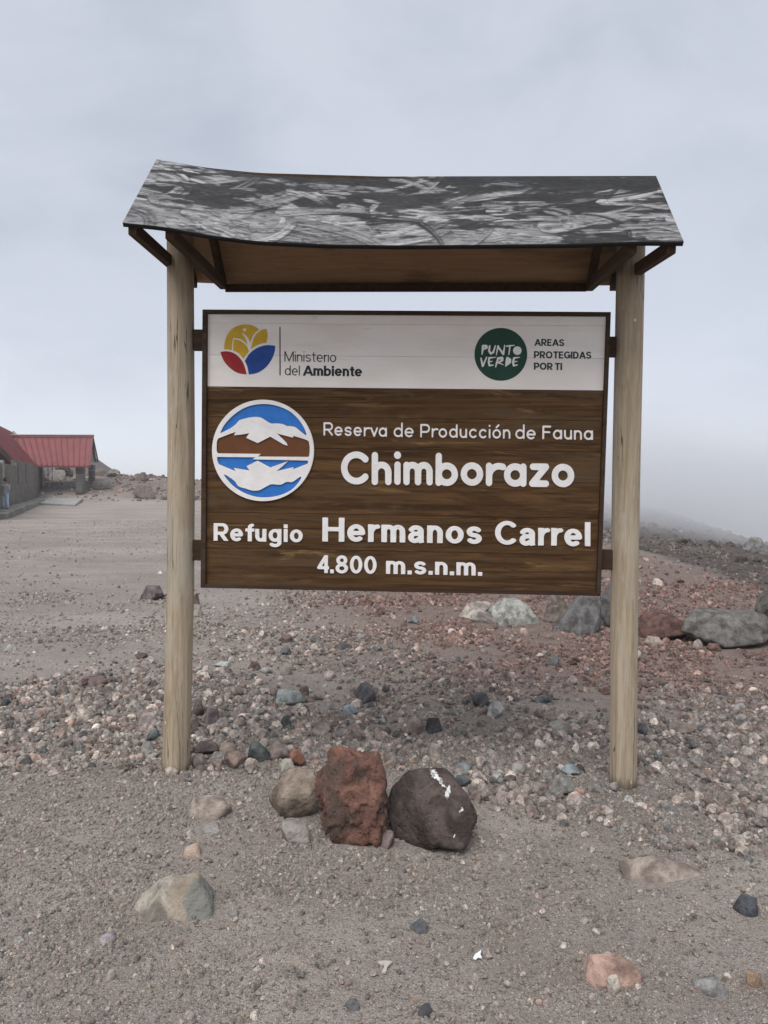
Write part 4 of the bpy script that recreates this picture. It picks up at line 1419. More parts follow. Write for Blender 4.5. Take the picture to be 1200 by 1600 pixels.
# green disc with brush-written words
shape('emblem_disc', circ(782.8, 553.2, 41.3, 72), 1, 0, 0, green_m, FW - .002, FW + .004, bev=.0006)
BR_ = [([(235, 430), (228, 520), (220, 582)], [19, 17, 9]), ([(240, 425), (300, 422), (308, 455), (245, 490)], [24, 22, 22, 12]),
       ([(362, 425), (352, 520), (385, 566), (432, 540), (470, 418)], [17, 20, 20, 20, 11]),
       ([(488, 592), (505, 500), (522, 425)], [8, 14, 18]), ([(520, 430), (612, 570)], [15, 20]), ([(620, 575), (645, 410)], [20, 10]),
       ([(682, 428), (755, 418), (830, 410)], [14, 14, 7]), ([(745, 425), (722, 585)], [15, 10]), ([(882, 510), (882.5, 511)], [80, 80]),
       ([(200, 655), (232, 800)], [14, 19]), ([(236, 800), (305, 635)], [18, 12]),
       ([(482, 635), (355, 648)], [6, 19]), ([(352, 650), (345, 730), (358, 790), (432, 782)], [19, 19, 17, 9]), ([(345, 722), (412, 710)], [14, 7]),
       ([(522, 660), (492, 750), (475, 822)], [19, 18, 9]), ([(520, 655), (595, 650), (600, 690), (530, 735)], [22, 26, 22, 14]), ([(525, 735), (618, 776)], [16, 7]),
       ([(690, 650), (680, 720), (662, 806)], [20, 22, 8]), ([(700, 645), (745, 680), (742, 730), (670, 795)], [18, 24, 24, 10]), ([(705, 690), (700, 740)], [32, 26]),
       ([(928, 635), (825, 650)], [6, 19]), ([(820, 650), (800, 730), (815, 792), (884, 780)], [19, 19, 18, 9]), ([(805, 722), (880, 712)], [14, 7])]


def br_fn(X, Y):
    D = np.full(X.shape, 99.0)
    for P_, r_ in BR_:
        D = np.minimum(D, seg_dist(X, Y, np.array(P_, float), np.array(r_, float), False))
    return D


lps = contours(br_fn, 160, 990, 380, 850, 5.0)
sg = lambda q: .5 * np.sum(q[:, 0] * np.roll(q[:, 1], -1) - np.roll(q[:, 0], -1) * q[:, 1])
ref = sg(max(lps, key=lambda q: abs(sg(q))))
parts_ = []
for q in [q for q in lps if sg(q) * ref > 0]:
    hs_ = [hh for hh in lps if sg(hh) * ref < 0 and q[:, 0].min() < hh[:, 0].mean() < q[:, 0].max() and q[:, 1].min() < hh[:, 1].mean() < q[:, 1].max()]
    o = shape('letter', q, 12, 735, 505, let_m, FW - .0035, FW - .001, hs_, .0004)
# round reserve emblem: coloured sheets under a white cut-out relief
E1 = (7.0588, 325, 620)
el = lambda rx, ry_, n=96: [(608 + rx * math.cos(2 * math.pi * i / n), 592 + ry_ * math.sin(2 * math.pi * i / n)) for i in range(n)]
h1 = [(135, 396), (180, 310), (265, 215), (370, 138), (480, 94), (600, 78), (720, 88), (840, 126), (930, 178), (1010, 258), (1065, 345), (1090, 415), (1080, 428), (1062, 415), (1010, 375), (965, 338), (905, 326), (870, 325), (830, 305), (760, 295), (700, 297), (640, 265), (585, 232), (530, 225), (470, 230), (420, 240), (350, 262), (310, 305), (250, 350), (185, 383), (145, 402)]
h2 = [(96, 500), (112, 458), (250, 405), (312, 386), (290, 422), (370, 415), (460, 399), (425, 452), (550, 508), (690, 437), (830, 520), (878, 537), (862, 505), (758, 403), (850, 425), (938, 449), (942, 428), (1080, 470), (1114, 490), (1126, 560), (1120, 655), (1105, 665), (548, 661), (580, 632), (110, 626), (95, 600)]
h3 = [(102, 661), (530, 665), (495, 688), (1102, 701), (1110, 720), (1100, 740), (935, 803), (945, 778), (755, 822), (880, 714), (690, 781), (550, 706), (430, 765), (462, 815), (288, 786), (310, 823), (120, 745), (102, 700)]
h4 = [(172, 857), (200, 860), (300, 930), (340, 985), (420, 1010), (490, 1032), (565, 1028), (640, 990), (700, 962), (800, 968), (870, 935), (930, 938), (1015, 880), (1037, 886), (1000, 950), (920, 1030), (800, 1085), (680, 1108), (540, 1105), (400, 1060), (280, 985), (205, 905)]
hp = [smooth_loop(h1, 3, 60), smooth_loop(h2, 2, 30), smooth_loop(h3, 2, 30), smooth_loop(h4, 3, 60)]
shape('emblem_backing', el(558, 556), *E1, frame_m, FW - .003, FW + .004)


def grow(q, k):
    q = np.asarray(q, float)
    tg = np.roll(q, -1, 0) - np.roll(q, 1, 0)
    tg /= np.linalg.norm(tg, axis=1)[:, None] + 1e-9
    s_ = 1 if sg(q) > 0 else -1
    return q + np.c_[tg[:, 1], -tg[:, 0]] * k * s_


for q, m_ in ((hp[0], sky_m), (hp[1], brn_m), (hp[2], sky_m), (hp[3], sky_m)):
    shape('emblem_field', grow(q, -5), *E1, m_, FW - .0045, FW - .002, bev=.0004)
shape('emblem_relief', el(562, 560), *E1, let_m, FW - .0125, FW - .002, hp, .0012)

# ------------------------------------------------------------------ little roof over the board


def curve(s, xs, zs_):
    # smooth interpolation of the sagging edges
    z = np.interp(s, xs, zs_)
    k = np.ones(31) / 31
    zp = np.pad(z, 15, mode='edge')
    zp[:15] = z[0] + (z[0] - z[1:16][::-1])
    zp[-15:] = z[-1] + (z[-1] - z[-16:-1][::-1])
    return np.convolve(zp, k, 'valid')


rid_s = np.linspace(-.085, 2.552, 560)
rid_z = curve(rid_s, [-.085, .17, .45, .8, 1.14, 1.8, 2.552], [3.332, 3.285, 3.254, 3.235, 3.226, 3.220, 3.213])
ev_s = np.linspace(-.045, 2.517, 560)
ev_z = curve(ev_s, [-.045, .15, .35, .58, .9, 1.26, 2.04, 2.30, 2.517], [2.803, 2.783, 2.745, 2.714, 2.697, 2.690, 2.691, 2.700, 2.697])
bk_s = np.linspace(-.062, 2.494, 560)
bk_z = curve(bk_s, [-.062, .4, 1.23, 2.494], [2.812, 2.790, 2.781, 2.784])


def slope(name, sA, zA, oA, sB, zB, oB, m, nv, mats, hw=0):
    V = []
    q_ = np.linspace(0, 559, m)
    sA, zA, sB, zB = [np.interp(q_, np.arange(560), v_) for v_ in (sA, zA, sB, zB)]
    t = np.linspace(0, 1, nv)
    for j in range(nv):
        s = sA * (1 - t[j]) + sB * t[j]
        z = zA * (1 - t[j]) + zB * t[j]
        o_ = oA * (1 - t[j]) + oB * t[j]
        z = z + hw * np.sin(t[j] * math.pi) * (.6 + .4 * vn(np.c_[s * 1.7, np.zeros(m)], 61))
        V.append(np.c_[s, np.full(m, o_), z])
    V = np.vstack(V)
    ii = np.arange(m * nv).reshape(nv, m)
    F = np.stack([ii[:-1, :-1], ii[:-1, 1:], ii[1:, 1:], ii[1:, :-1]], -1).reshape(-1, 4)
    if hw < 0:
        F = F[:, ::-1]
    me = mesh_np(name, V, F)
    return me, V


# tar brushed over the front sheet, stroke by stroke
NU, NV = 640, 170
TH, TWH, LEN = .72, 2.6, 2.6
UU, VV = np.meshgrid(np.linspace(0, 2.6, NU), np.linspace(0, .72, NV))
uv = np.c_[UU.ravel(), VV.ravel()]
U_, V_ = uv[:, 0], uv[:, 1]
cv = .024 + .010 * fbm(uv * np.array([30, 90]), 71, 2)
# worn pale streaks low down and at the left end, before the brush lifts
wear_ = sst(fbm(uv * np.array([2.2, 9]), 72, 4) + .55 * sst(V_, .30, .70) + .45 * (1 - sst(U_, .05, .40)) - .18, .22, .50)
cv = cv + wear_ * (.17 + .06 * fbm(uv * np.array([4, 45]), 73, 3))
rs = np.random.RandomState(4)
for k in range(190):
    x0, y0 = rs.uniform(-.15, 2.65), rs.uniform(-.01, .74)
    lightk = rs.rand() < .74
    pl = .30 + .65 * float(sst(np.array([y0]), .12, .55)[0]) + (.3 if x0 < .4 else 0)
    if (lightk and rs.rand() > pl) or (not lightk and rs.rand() > 1.15 - pl * .75):
        continue
    ln = rs.uniform(.18, .80) * (1 if lightk else 1.1)
    wd = rs.uniform(.04, .17) if lightk else rs.uniform(.015, .06)
    rad = rs.choice([-1, 1]) * rs.uniform(.35, 2.2) * (1 if rs.rand() < .72 else .28)
    ang = rs.normal(-.05, .22)
    cx, cy = x0 - math.sin(ang) * rad, y0 + math.cos(ang) * rad
    sel = (np.abs(U_ - x0) < ln + .1) & (np.abs(V_ - y0) < ln + .1)
    if not sel.any():
        continue
    du, dv = U_[sel] - cx, V_[sel] - cy
    rr = np.hypot(du, dv)
    th0 = math.atan2(y0 - cy, x0 - cx)
    dth = (np.arctan2(dv, du) - th0 + math.pi) % (2 * math.pi) - math.pi
    t = dth * abs(rad) * (1 if rad > 0 else -1) / ln
    lat = (rr - abs(rad)) / wd
    br = fbm(np.c_[lat * 8 + k * 3.1, t * 1.3], 80, 3)
    fine_ = fbm(np.c_[lat * 22 + k * 1.7, t * 3], 82, 2)
    wob_ = .16 * fbm(np.c_[t * 3.5, np.full(len(t), k * 1.3)], 81, 2)
    # round blunt start, feathered end
    tt = np.clip(t / (.5 * wd / ln), 0, 1)
    hw_ = .5 * np.sqrt(1 - (1 - tt) ** 2) * (1 - .45 * np.clip(t, 0, 1)) + wob_ * .5
    ins_ = sst(hw_ - np.abs(lat) + .10 * br, 0, .16) * (t > 0) * (1 - sst(t + .30 * br, .62, 1.0))
    if lightk:
        tgt = np.clip(.13 + .13 * rs.rand() + .20 * br + .06 * fine_ + .10 * sst(lat * np.sign(rad), .15, .45), .03, .42)
        rim = sst(hw_ + .10 - np.abs(lat), 0, .06) * (1 - sst(hw_ - .02 - np.abs(lat), 0, .05)) * (t > -.03) * (1 - sst(t, .5, .9))
        rim = rim * .62 * (lat * np.sign(rad) < .1)
        cv[sel] = cv[sel] * (1 - rim) + .018 * rim
        a = ins_ * np.clip(.85 + .6 * br, 0, 1)
    else:
        tgt = .018 + .02 * np.maximum(br, 0)
        a = ins_ * np.clip(1.05 + 1.3 * br, 0, 1)
    cv[sel] = cv[sel] * (1 - a) + tgt * a
pool = sst(fbm(uv * np.array([2.3, 7.5]) + 5, 74, 5, .6) + .16 * fbm(uv * np.array([14, 60]), 78, 3) + .20 * (1 - sst(V_, .0, .45)) - .14 * sst(V_, .5, .7) - .22 * (1 - sst(U_, .05, .3)), .10, .20)
cv = cv * (1 - .93 * pool) + .020 * .93 * pool
gr = fbm(uv * np.array([40, 120]), 75, 2)
spots = sst(fbm(uv * np.array([22, 60]), 76, 3), .22, .40)
cv = cv * (1 - .6 * spots) + .02 * .6 * spots
cv = np.clip(cv * (1 + .30 * gr) + .006 * gr, .012, .6)
me, Vp = slope('roof', rid_s, rid_z, -.05, ev_s, ev_z, -.60, NU, NV, None, -1e-9)
ca = me.color_attributes.new('tar', 'FLOAT_COLOR', 'POINT')
ca.data.foreach_set('color', np.c_[cv, cv * .985, cv * .99, np.ones(len(cv))].astype(np.float32).ravel())
tar_m, nt, p = new_mat('tar_brushed_board', .8, .3)
ta = nd(nt, 'ShaderNodeAttribute', attribute_name='tar')
nt.links.new(ta.outputs['Color'], p.inputs['Base Color'])
co = objco(nt)
bump(nt, p, mth(nt, 'ADD', mth(nt, 'MULTIPLY', ta.outputs['Fac'], -1.2), mth(nt, 'MULTIPLY', noise(nt, mapping(nt, co, (.3, 1, 1)), 120, 3, .7), .5)), .005, .6)
edge_m, nt, p = new_mat('tarred_edge', .8, .2)
p.inputs['Base Color'].default_value = (.012, .011, .011, 1)
roof = link('roof', me, SG, [tar_m, ply_m, edge_m], True)
roof['label'] = 'front roof sheet of pale board brushed with black tar in swirling strokes'
so = roof.modifiers.new('solidify', 'SOLIDIFY')
so.thickness = .020
so.offset = -1
so.material_offset = 1
so.material_offset_rim = 2
me2, _ = slope('roof_panel', rid_s, rid_z - .016, -.047, bk_s, bk_z, .45, 90, 12, None, 0)
o = link('roof_panel', me2, roof, [ply_m, ply_m, edge_m], True)
so2 = o.modifiers.new('solidify', 'SOLIDIFY')
so2.thickness = .014
so2.offset = 1
so2.material_offset_rim = 1
o['label'] = 'rear roof sheet, bare brown plywood underneath'


def zev(s):
    return float(np.interp(s, ev_s, ev_z)), float(np.interp(s, rid_s, rid_z)), float(np.interp(s, bk_s, bk_z))


for s0, s1_ in ((-.012, -.030), (.165, .150), (2.475, 2.462), (2.300, 2.325)):
    ze, zr_, zb_ = zev(s0)
    bar('tie_beam', (s0, -.565, ze - .012), (s1_, .425, zb_ - .010), .042, .058, beam_m, roof, .003)
    bar('rafter', (s0, -.545, ze + .0), ((s0 + s1_) / 2, -.05, zr_ - .075), .040, .050, beam_m, roof, .003)
    bar('rafter', (s1_, .400, zb_ + .0), ((s0 + s1_) / 2, -.05, zr_ - .075), .040, .050, beam_m, roof, .003)
bar('ridge_beam', (-.03, -.05, 3.235), (2.50, -.05, 3.135), .04, .06, beam_m, roof, .003)
bar('eave_batten', (.16, .432, 2.772), (2.31, .432, 2.768), .018, .046, beam_m, roof, .002)

# ------------------------------------------------------------------ refuge building
def dull(name, a, b, sc_=3, rough=.85, bm_=.01, extra=None):
    m, nt, p = new_mat(name, rough, .3)
    co = objco(nt)
    n = noise(nt, co, sc_, 5, .65, .3)
    c = mixc(nt, ramp(nt, n, .32, .68), a, b)
    if extra:
        c = mixc(nt, ramp(nt, noise(nt, mapping(nt, co, (1, 1, .3)), sc_ * 2.3, 4, .6), .52, .68, 0, .7), c, extra)
    nt.links.new(c, p.inputs['Base Color'])
    bump(nt, p, n, bm_, .6)
    return m


redroof_m = dull('red_metal_roof', (.155, .027, .030), (.20, .040, .041), 1.2, .5, .003)
stone_m = dull('rubble_stone_wall', (.080, .070, .060), (.165, .145, .12), 1.6, .95, .03, (.050, .042, .036))
nt = stone_m.node_tree
p = nt.nodes['Principled BSDF']
src = p.inputs['Base Color'].links[0].from_socket
vo = nd(nt, 'ShaderNodeTexVoronoi', {'Scale': 2.4, 'Vector': objco(nt)}, feature='DISTANCE_TO_EDGE')
vc = nd(nt, 'ShaderNodeTexVoronoi', {'Scale': 2.4, 'Vector': objco(nt)})
cc_ = nd(nt, 'ShaderNodeSeparateColor', {0: vc.outputs['Color']}).outputs[0]
c = mixc(nt, ramp(nt, cc_, 0, 1, 0, .6), src, (.20, .175, .145))
nt.links.new(mixc(nt, ramp(nt, vo.outputs['Distance'], .02, .07, .75, 0), c, (.035, .03, .026)), p.inputs['Base Color'])
trim_m = dull('cream_trim', (.40, .38, .35), (.5, .48, .45))
gable_m = dull('grey_gable_board', (.22, .21, .20), (.28, .27, .26))
dark_m = dull('dark_frame', (.02, .018, .017), (.03, .028, .026))
conc_m = dull('pale_concrete', (.24, .235, .22), (.34, .33, .31), .9)
kerb_m = dull('rough_kerb_stone', (.14, .13, .115), (.23, .215, .195), 1.5, .95, .05)
blk = [dull('column_block_a', (.055, .038, .034), (.08, .058, .05), 2), dull('column_block_b', (.075, .075, .07), (.12, .118, .11), 2)]

BH = empty('refuge_building', (-30.5, 62, -.25))
BH.rotation_euler = (0, 0, 0)
tag(BH, 'stone mountain refuge with steep red metal roof and open porch wing at the left edge', 'building')
base = np.array([-30.5, 62, -.25])
lp_ = lambda p_: tuple(np.array(p_, float) - base)


def slab(name, pts, th, mat, parent, up=None):
    """planar polygon given thickness downwards along its normal"""
    P = [Vector(lp_(q)) for q in pts]
    n_ = Vector((0, 0, 0))
    for i in range(len(P)):
        a, b = P[i], P[(i + 1) % len(P)]
        n_ += a.cross(b)
    n_.normalize()
    if n_.z < 0:
        n_ = -n_
    k = len(P)
    V = P + [q - n_ * th for q in P]
    F = [list(range(k)), [k + i for i in range(k)][::-1]] + [(i, i + k, (i + 1) % k + k, (i + 1) % k) for i in range(k)]
    me = mesh_np(name, [tuple(v) for v in V], F)
    bm = bmesh.new()
    bm.from_mesh(me)
    bmesh.ops.recalc_face_normals(bm, faces=bm.faces)
    bm.to_mesh(me)
    bm.free()
    return link(name, me, parent, [mat])


def ribs(parent, a0, a1, b0, b1, n, name='roof_seam', lift=.05, wd=.07):
    """standing seams from edge a0-a1 (top) to edge b0-b1 (bottom)"""
    for i in range(n):
        t = i / (n - 1)
        a = Vector(lp_(np.array(a0) * (1 - t) + np.array(a1) * t))
        b = Vector(lp_(np.array(b0) * (1 - t) + np.array(b1) * t))
        bar(name, a + Vector((0, 0, lift)), b + Vector((0, 0, lift)), wd, .09, redroof_m, parent)


A = np.array((-35.46, 77.0, 3.13))
B = np.array((-25.38, 51.0, 2.66))
RF = np.array((-38.35, 76.0, 6.55))          # far ridge end
RN = np.array((-28.6, 49.8, 6.48))           # near ridge end
mr = slab('roof', [A, B, RN, RF], .14, redroof_m, BH)
mr['label'] = 'steep red metal roof of the main building'
ribs(mr, RF, RN, A, B, 46)
BF2, BN2 = RF * 2 - A, RN * 2 - B
BF2[2], BN2[2] = A[2], B[2]
o = slab('rear_roof_slope', [RF, RN, BN2, BF2], .14, redroof_m, mr)
bar('verge_trim', lp_(A + (.15, .1, .05)), lp_(RF + (.15, .1, .07)), .10, .26, trim_m, mr)
bar('verge_trim', lp_(B + (.1, -.1, .02)), lp_(RN + (.1, -.1, .02)), .10, .2, dark_m, mr)
bar('eave_trim', lp_(A + (.05, 0, -.06)), lp_(B + (.05, 0, -.06)), .1, .14, dark_m, mr)
# walls: side wall, far gable, near wing
W1, W0 = np.array((-34.1, 73.3)), np.array((-17.75, 32.0))
Wc = W1 + (W0 - W1) * .60


def wall(name, a, b, z0, z1, th=.35, mat=stone_m, parent=BH):
    a3, b3 = Vector(lp_((a[0], a[1], (z0 + z1) / 2))), Vector(lp_((b[0], b[1], (z0 + z1) / 2)))
    return bar(name, a3, b3, th, z1 - z0, mat, parent)


wl = wall('wall', W1, Wc, -.3, 2.95)
wn_ = wall('wall', Wc, W0, -.3, 2.55)
wf = wall('wall', W1, W1 + (-6.2, -2.3), -.3, 2.95)
dirw = (W0 - W1) / np.hypot(*(W0 - W1))
nw_ = np.array((-dirw[1], dirw[0]))
if nw_[0] < 0:
    nw_ = -nw_
for t, h0, h1_, w_ in ((.10, 2.0, 2.9, .35), (.22, 1.6, 2.9, .16), (.44, 1.4, 2.85, .16), (.58, 1.35, 2.8, .16)):
    c_ = W1 + (W0 - W1) * t + nw_ * .182
    bar('slit_window', lp_((c_[0] - dirw[0] * w_, c_[1] - dirw[1] * w_, (h0 + h1_) / 2)), lp_((c_[0] + dirw[0] * w_, c_[1] + dirw[1] * w_, (h0 + h1_) / 2)), .02, h1_ - h0, dark_m, wl if t < .6 else wn_)
c_ = W1 + (W0 - W1) * .80 + nw_ * .20
bar('pilaster', lp_((c_[0], c_[1], -.25)), lp_((c_[0], c_[1], 2.7)), (.16), .16, conc_m, wn_, up=(0, 1, 0))
# raised kerb walk of rough blocks along the wall
for i in range(17):
    t0, t1 = .03 + i * .055, .03 + (i + 1) * .055 - .003
    a = W1 + (W0 - W1) * t0 + nw_ * (.62 + .1 * rng.rand())
    b = W1 + (W0 - W1) * min(t1, 1) + nw_ * (.62 + .1 * rng.rand())
    zt = .09 + rng.uniform(-.03, .03)
    bar('kerb_block', lp_((a[0], a[1], zt / 2 - .2)), lp_((b[0], b[1], zt / 2 - .2)), .85 + rng.uniform(-.08, .08), zt + .4, kerb_m, BH, .04)
# porch wing
PR0, PR1 = np.array((-37.2, 70.6, 5.72)), np.array((-27.58, 70.5, 5.79))
PF0, PF1 = np.array((-36.5, 68.0, 2.98)), np.array((-27.09 - .02, 68.0, 3.0))
PB0, PB1 = np.array((-36.8, 73.1, 3.5)), np.array((-28.36, 73.0, 3.55))
PF1c, PR1c = PF1, np.array((-27.80, 70.5, 5.79))
pr_ = slab('roof', [PF0, PF1, PR1c, PR0], .12, redroof_m, BH)
pr_['label'] = 'red standing seam roof of the porch wing'
P32 = PR0 + (PR1c - PR0) * .30
ribs(pr_, PR0 + (PR1c - PR0) * .22, PR1c, PF0 + (PF1 - PF0) * .38, PF1, 13, wd=.09, lift=.06)
slab('rear_roof_slope', [PR0, PR1c, PB1, PB0], .12, redroof_m, pr_)
bar('ridge_cap', lp_(PR0 + (0, 0, .10)), lp_(PR1c + (.1, 0, .10)), .3, .16, redroof_m, pr_)
bar('ridge_flashing', lp_(PR0 + (0, .12, .22)), lp_(PR1c + (.1, .12, .22)), .2, .05, trim_m, pr_)
bar('verge_board', lp_(PR1c + (.05, 0, -.02)), lp_(PB1 + (.12, 0, -.02)), .08, .26, dark_m, pr_)
bar('verge_board', lp_(PR1c + (.04, -.05, -.04)), lp_(PF1 + (.05, 0, -.06)), .07, .18, redroof_m, pr_)
bar('eave_trim', lp_(PF0 + (0, -.05, -.08)), lp_(PF1 + (0, -.05, -.08)), .08, .16, redroof_m, pr_)
gb = [np.array((-27.9, 68.4, 3.1)), np.array((-28.5, 72.8, 3.5)), np.array((-28.05, 70.5, 5.55))]
V = [lp_(q) for q in gb] + [lp_(q + (-.12, 0, 0)) for q in gb]
o = link('gable_panel', mesh_np('gable_panel', V, [(0, 1, 2), (5, 4, 3), (0, 3, 4, 1), (1, 4, 5, 2), (2, 5, 3, 0)]), pr_, [gable_m])


def column(cx, cy, w_, z0, z1, n, lab):
    cl = hexa('column', [lp_((cx + i * w_ * .42, cy + j * w_ * .42, z)) for z in (z0, z1) for i, j in ((-1, -1), (1, -1), (1, 1), (-1, 1))], conc_m, BH)
    cl['label'] = lab
    hh = (z1 - z0) / n
    for k in range(n):
        P = [lp_((cx + i * w_ * .5, cy + j * w_ * .5, z)) for z in (z0 + k * hh + .03, z0 + (k + 1) * hh - .03) for i, j in ((-1, -1), (1, -1), (1, 1), (-1, 1))]
        hexa('stone_block', P, blk[(k + (k // 2)) % 2], cl, .02)


column(-28.22, 68.7, .64, -.1, 2.95, 4, 'front stone block column of the porch')
column(-28.62, 72.4, .50, -.1, 3.2, 6, 'rear stone block column of the porch')
bar('door_frame', lp_((-32.55, 70.2, -.2)), lp_((-32.55, 70.2, 3.0)), .22, .22, dark_m, BH, up=(0, 1, 0))
for x_ in (-31.6, -32.0):
    bar('thin_pole', lp_((x_, 70.4, -.1)), lp_((x_, 70.4, 3.2)), .05, .05, dark_m, BH, up=(0, 1, 0))
bar('lintel_beam', lp_((-33, 68.5, 2.93)), lp_((-27.8, 68.5, 2.93)), .2, .14, dark_m, BH)
# porch floor that slopes down as a ramp
slab('porch_floor', [(-33.6, 73.5, .10), (-28.0, 73.5, .10), (-27.7, 68.0, .08), (-22.6, 54.0, -.14), (-26.6, 56.5, -.10), (-32.0, 68.0, .08)], .22, conc_m, BH)
slab('step_slab', [(-27.5, 72.5, -.02), (-25.9, 71.0, -.05), (-26.0, 67.0, -.10), (-27.2, 66.0, -.10)], .2, conc_m, BH)

# ------------------------------------------------------------------ shrubs
leaf_m, nt, p = new_mat('shrub_leaf', .8, .2)
nt.links.new(mixc(nt, noise(nt, objco(nt), 3, 3, .5), (.022, .024, .010), (.055, .052, .020)), p.inputs['Base Color'])


def shrub(x, y, rx, rz, label, n=1500, sd=1):
    rs = np.random.RandomState(sd)
    root = empty('shrub', (x, y, tz(x, y) - .03))
    tag(root, label, 'shrub')
    V, F = [], []
    for k in range(n):
        d = rs.normal(size=3)
        d /= np.linalg.norm(d)
        d[2] = abs(d[2])
        r_ = rs.uniform(.35, 1.0) ** .5 * (1 + .18 * vn(np.array([d * 2.2]), sd)[0])
        c_ = d * r_ * np.array([rx, rx * .9, rz])
        a, b = rs.normal(size=3), rs.normal(size=3)
        a /= np.linalg.norm(a)
        b /= np.linalg.norm(b)
        s_ = rx * .085
        V += [c_ - a * s_, c_ + b * s_ * .6, c_ + a * s_, c_ - b * s_ * .6]
        F.append((4 * k, 4 * k + 1, 4 * k + 2, 4 * k + 3))
    link('foliage', mesh_np('foliage', [tuple(v) for v in V], F), root, [leaf_m])
    bm = bmesh.new()
    for k in range(6):
        a = k * 1.05
        mtx = Matrix.Translation((math.cos(a) * rx * .25, math.sin(a) * rx * .25, rz * .3)) @ Matrix.Rotation(.5, 4, Vector((-math.sin(a), math.cos(a), 0)))
        bmesh.ops.create_cone(bm, segments=6, radius1=.05 * rx, radius2=.015 * rx, depth=rz * .8, matrix=mtx, cap_ends=True)
    me = bpy.data.meshes.new('stem')
    bm.to_mesh(me)
    bm.free()
    link('stem', me, root, [dark_m])


shrub(-34.0, 78.3, 1.05, 1.3, 'dark round shrub growing on the bank, seen through the open porch', sd=3)
shrub(-27.6, 75.2, .6, .42, 'small low dark shrub on the bank, right of the porch columns', 900, sd=5)
shrub(12.9, 31.5, .42, .4, 'small dark shrub on the misty slope, upper one of two', 500, sd=8)
shrub(14.6, 32.6, .34, .3, 'small dark shrub on the misty slope, further right and lower', 400, sd=9)
for i, (x, y, s, hh, lab, cc) in enumerate((
        (-22.1, 68.4, 2.3, 1.2, 'large grey-brown boulder at the foot of the bank right of the porch', (.17, .14, .125)),
        (-33.3, 75.3, 2.0, 1.0, 'pale flat boulder in front of the round shrub behind the porch', (.27, .26, .24)),
        (-35.9, 76.0, 2.0, 1.5, 'grey boulder behind the thin poles of the porch', (.24, .23, .22)),
        (-31.8, 82.5, 1.8, .9, 'dark boulder on the bank crest right of the porch roof', (.16, .135, .12)),
        (-30.2, 82.5, 1.6, .9, 'grey boulder on the bank crest, second from the porch', (.20, .19, .18)),
        (-27.0, 70.6, 2.4, .9, 'low grey rock on the bank right of the step slab', (.16, .15, .14)),
        (-24.4, 74.0, 1.4, .8, 'brown rock halfway up the bank left of the signpost', (.15, .12, .105)),
        (13.9, 27.5, .9, .6, 'pale grey rock standing out on the slope at the right', (.20, .195, .19)))):
    put_rock('boulder', x, y, s, s * .8, hh, .2, ('angular', 'slab', 'round')[i % 3], cc, lab, 900 + i, 'rock', level=4)

# ------------------------------------------------------------------ person by the wall
def skinned(name, verts, edges, radii, mat, parent, root=0, sub=2):
    me = bpy.data.meshes.new(name)
    me.from_pydata(verts, edges, [])
    me.update()
    o = link(name, me, parent, [mat])
    sk = o.modifiers.new('skin', 'SKIN')
    if not me.skin_vertices:
        bm = bmesh.new()
        bm.from_mesh(me)
        bm.verts.layers.skin.verify()
        bm.to_mesh(me)
        bm.free()
    for i, r_ in enumerate(radii):
        me.skin_vertices[0].data[i].radius = r_ if isinstance(r_, tuple) else (r_, r_)
        me.skin_vertices[0].data[i].use_root = (i == root)
    sk.use_smooth_shade = True
    ss = o.modifiers.new('subdivision', 'SUBSURF')
    ss.levels = ss.render_levels = sub
    return o


skin_m = dull('skin', (.28, .15, .095), (.32, .17, .11), 8, .6, .001)
knit_m = dull('grey_knit', (.20, .21, .235), (.28, .29, .315), 20, .95, .01)
jean_m = dull('light_jeans', (.32, .40, .52), (.48, .55, .65), 7, .9, .005)
hair_m = dull('dark_hair', (.012, .010, .009), (.02, .017, .015), 20, .6, .01)
shoe_m = dull('dark_shoe', (.03, .03, .032), (.05, .05, .05), 10, .7)
PE = empty('person', (-19.78, 38.6, .09), R(-8))
tag(PE, 'person in grey sweater and light blue jeans standing by the stone wall', 'person')
PE.scale = (.95, .95, .95)
Vb = [(0, 0, .86), (0, .01, 1.02), (0, .01, 1.20), (0, .015, 1.33), (0, .01, 1.40), (0, -.005, 1.47), (0, -.01, 1.56),     # pelvis..head 0-6
      (.15, .015, 1.30), (.235, .02, 1.10), (.17, -.05, .96),            # right-hand side arm, hand on hip
      (-.16, .015, 1.30), (-.22, .02, 1.07), (-.235, -.04, .86),         # hanging arm
      (.085, 0, .78), (.10, -.01, .46), (.11, .02, .09), (.115, -.09, .035),
      (-.085, 0, .78), (-.10, -.01, .46), (-.11, .02, .09), (-.115, -.09, .035)]
Eb = [(0, 1), (1, 2), (2, 3), (3, 4), (4, 5), (5, 6), (3, 7), (7, 8), (8, 9), (3, 10), (10, 11), (11, 12), (0, 13), (13, 14), (14, 15), (15, 16), (0, 17), (17, 18), (18, 19), (19, 20)]
Rb = [.13, .12, .13, .12, .055, .075, .085, .06, .045, .032, .06, .045, .032, .085, .06, .042, .035, .085, .06, .042, .035]
for hb, sx in ((9, -1), (12, .2)):      # palm and five fingers on each wrist
    bx_, by_, bz_ = Vb[hb]
    pi_ = len(Vb)
    Vb.append((bx_ + sx * .03, by_ - .03, bz_ - .05))
    Eb.append((hb, pi_))
    Rb.append(.028)
    for kf in range(5):
        Vb.append((bx_ + sx * .045 + (kf - 2) * .018, by_ - .045 - (.02 if kf == 0 else 0), bz_ - (.11 if kf else .075) + abs(kf - 2) * .006))
        Eb.append((pi_, len(Vb) - 1))
        Rb.append(.009)
skinned('body', Vb, Eb, Rb, skin_m, PE)
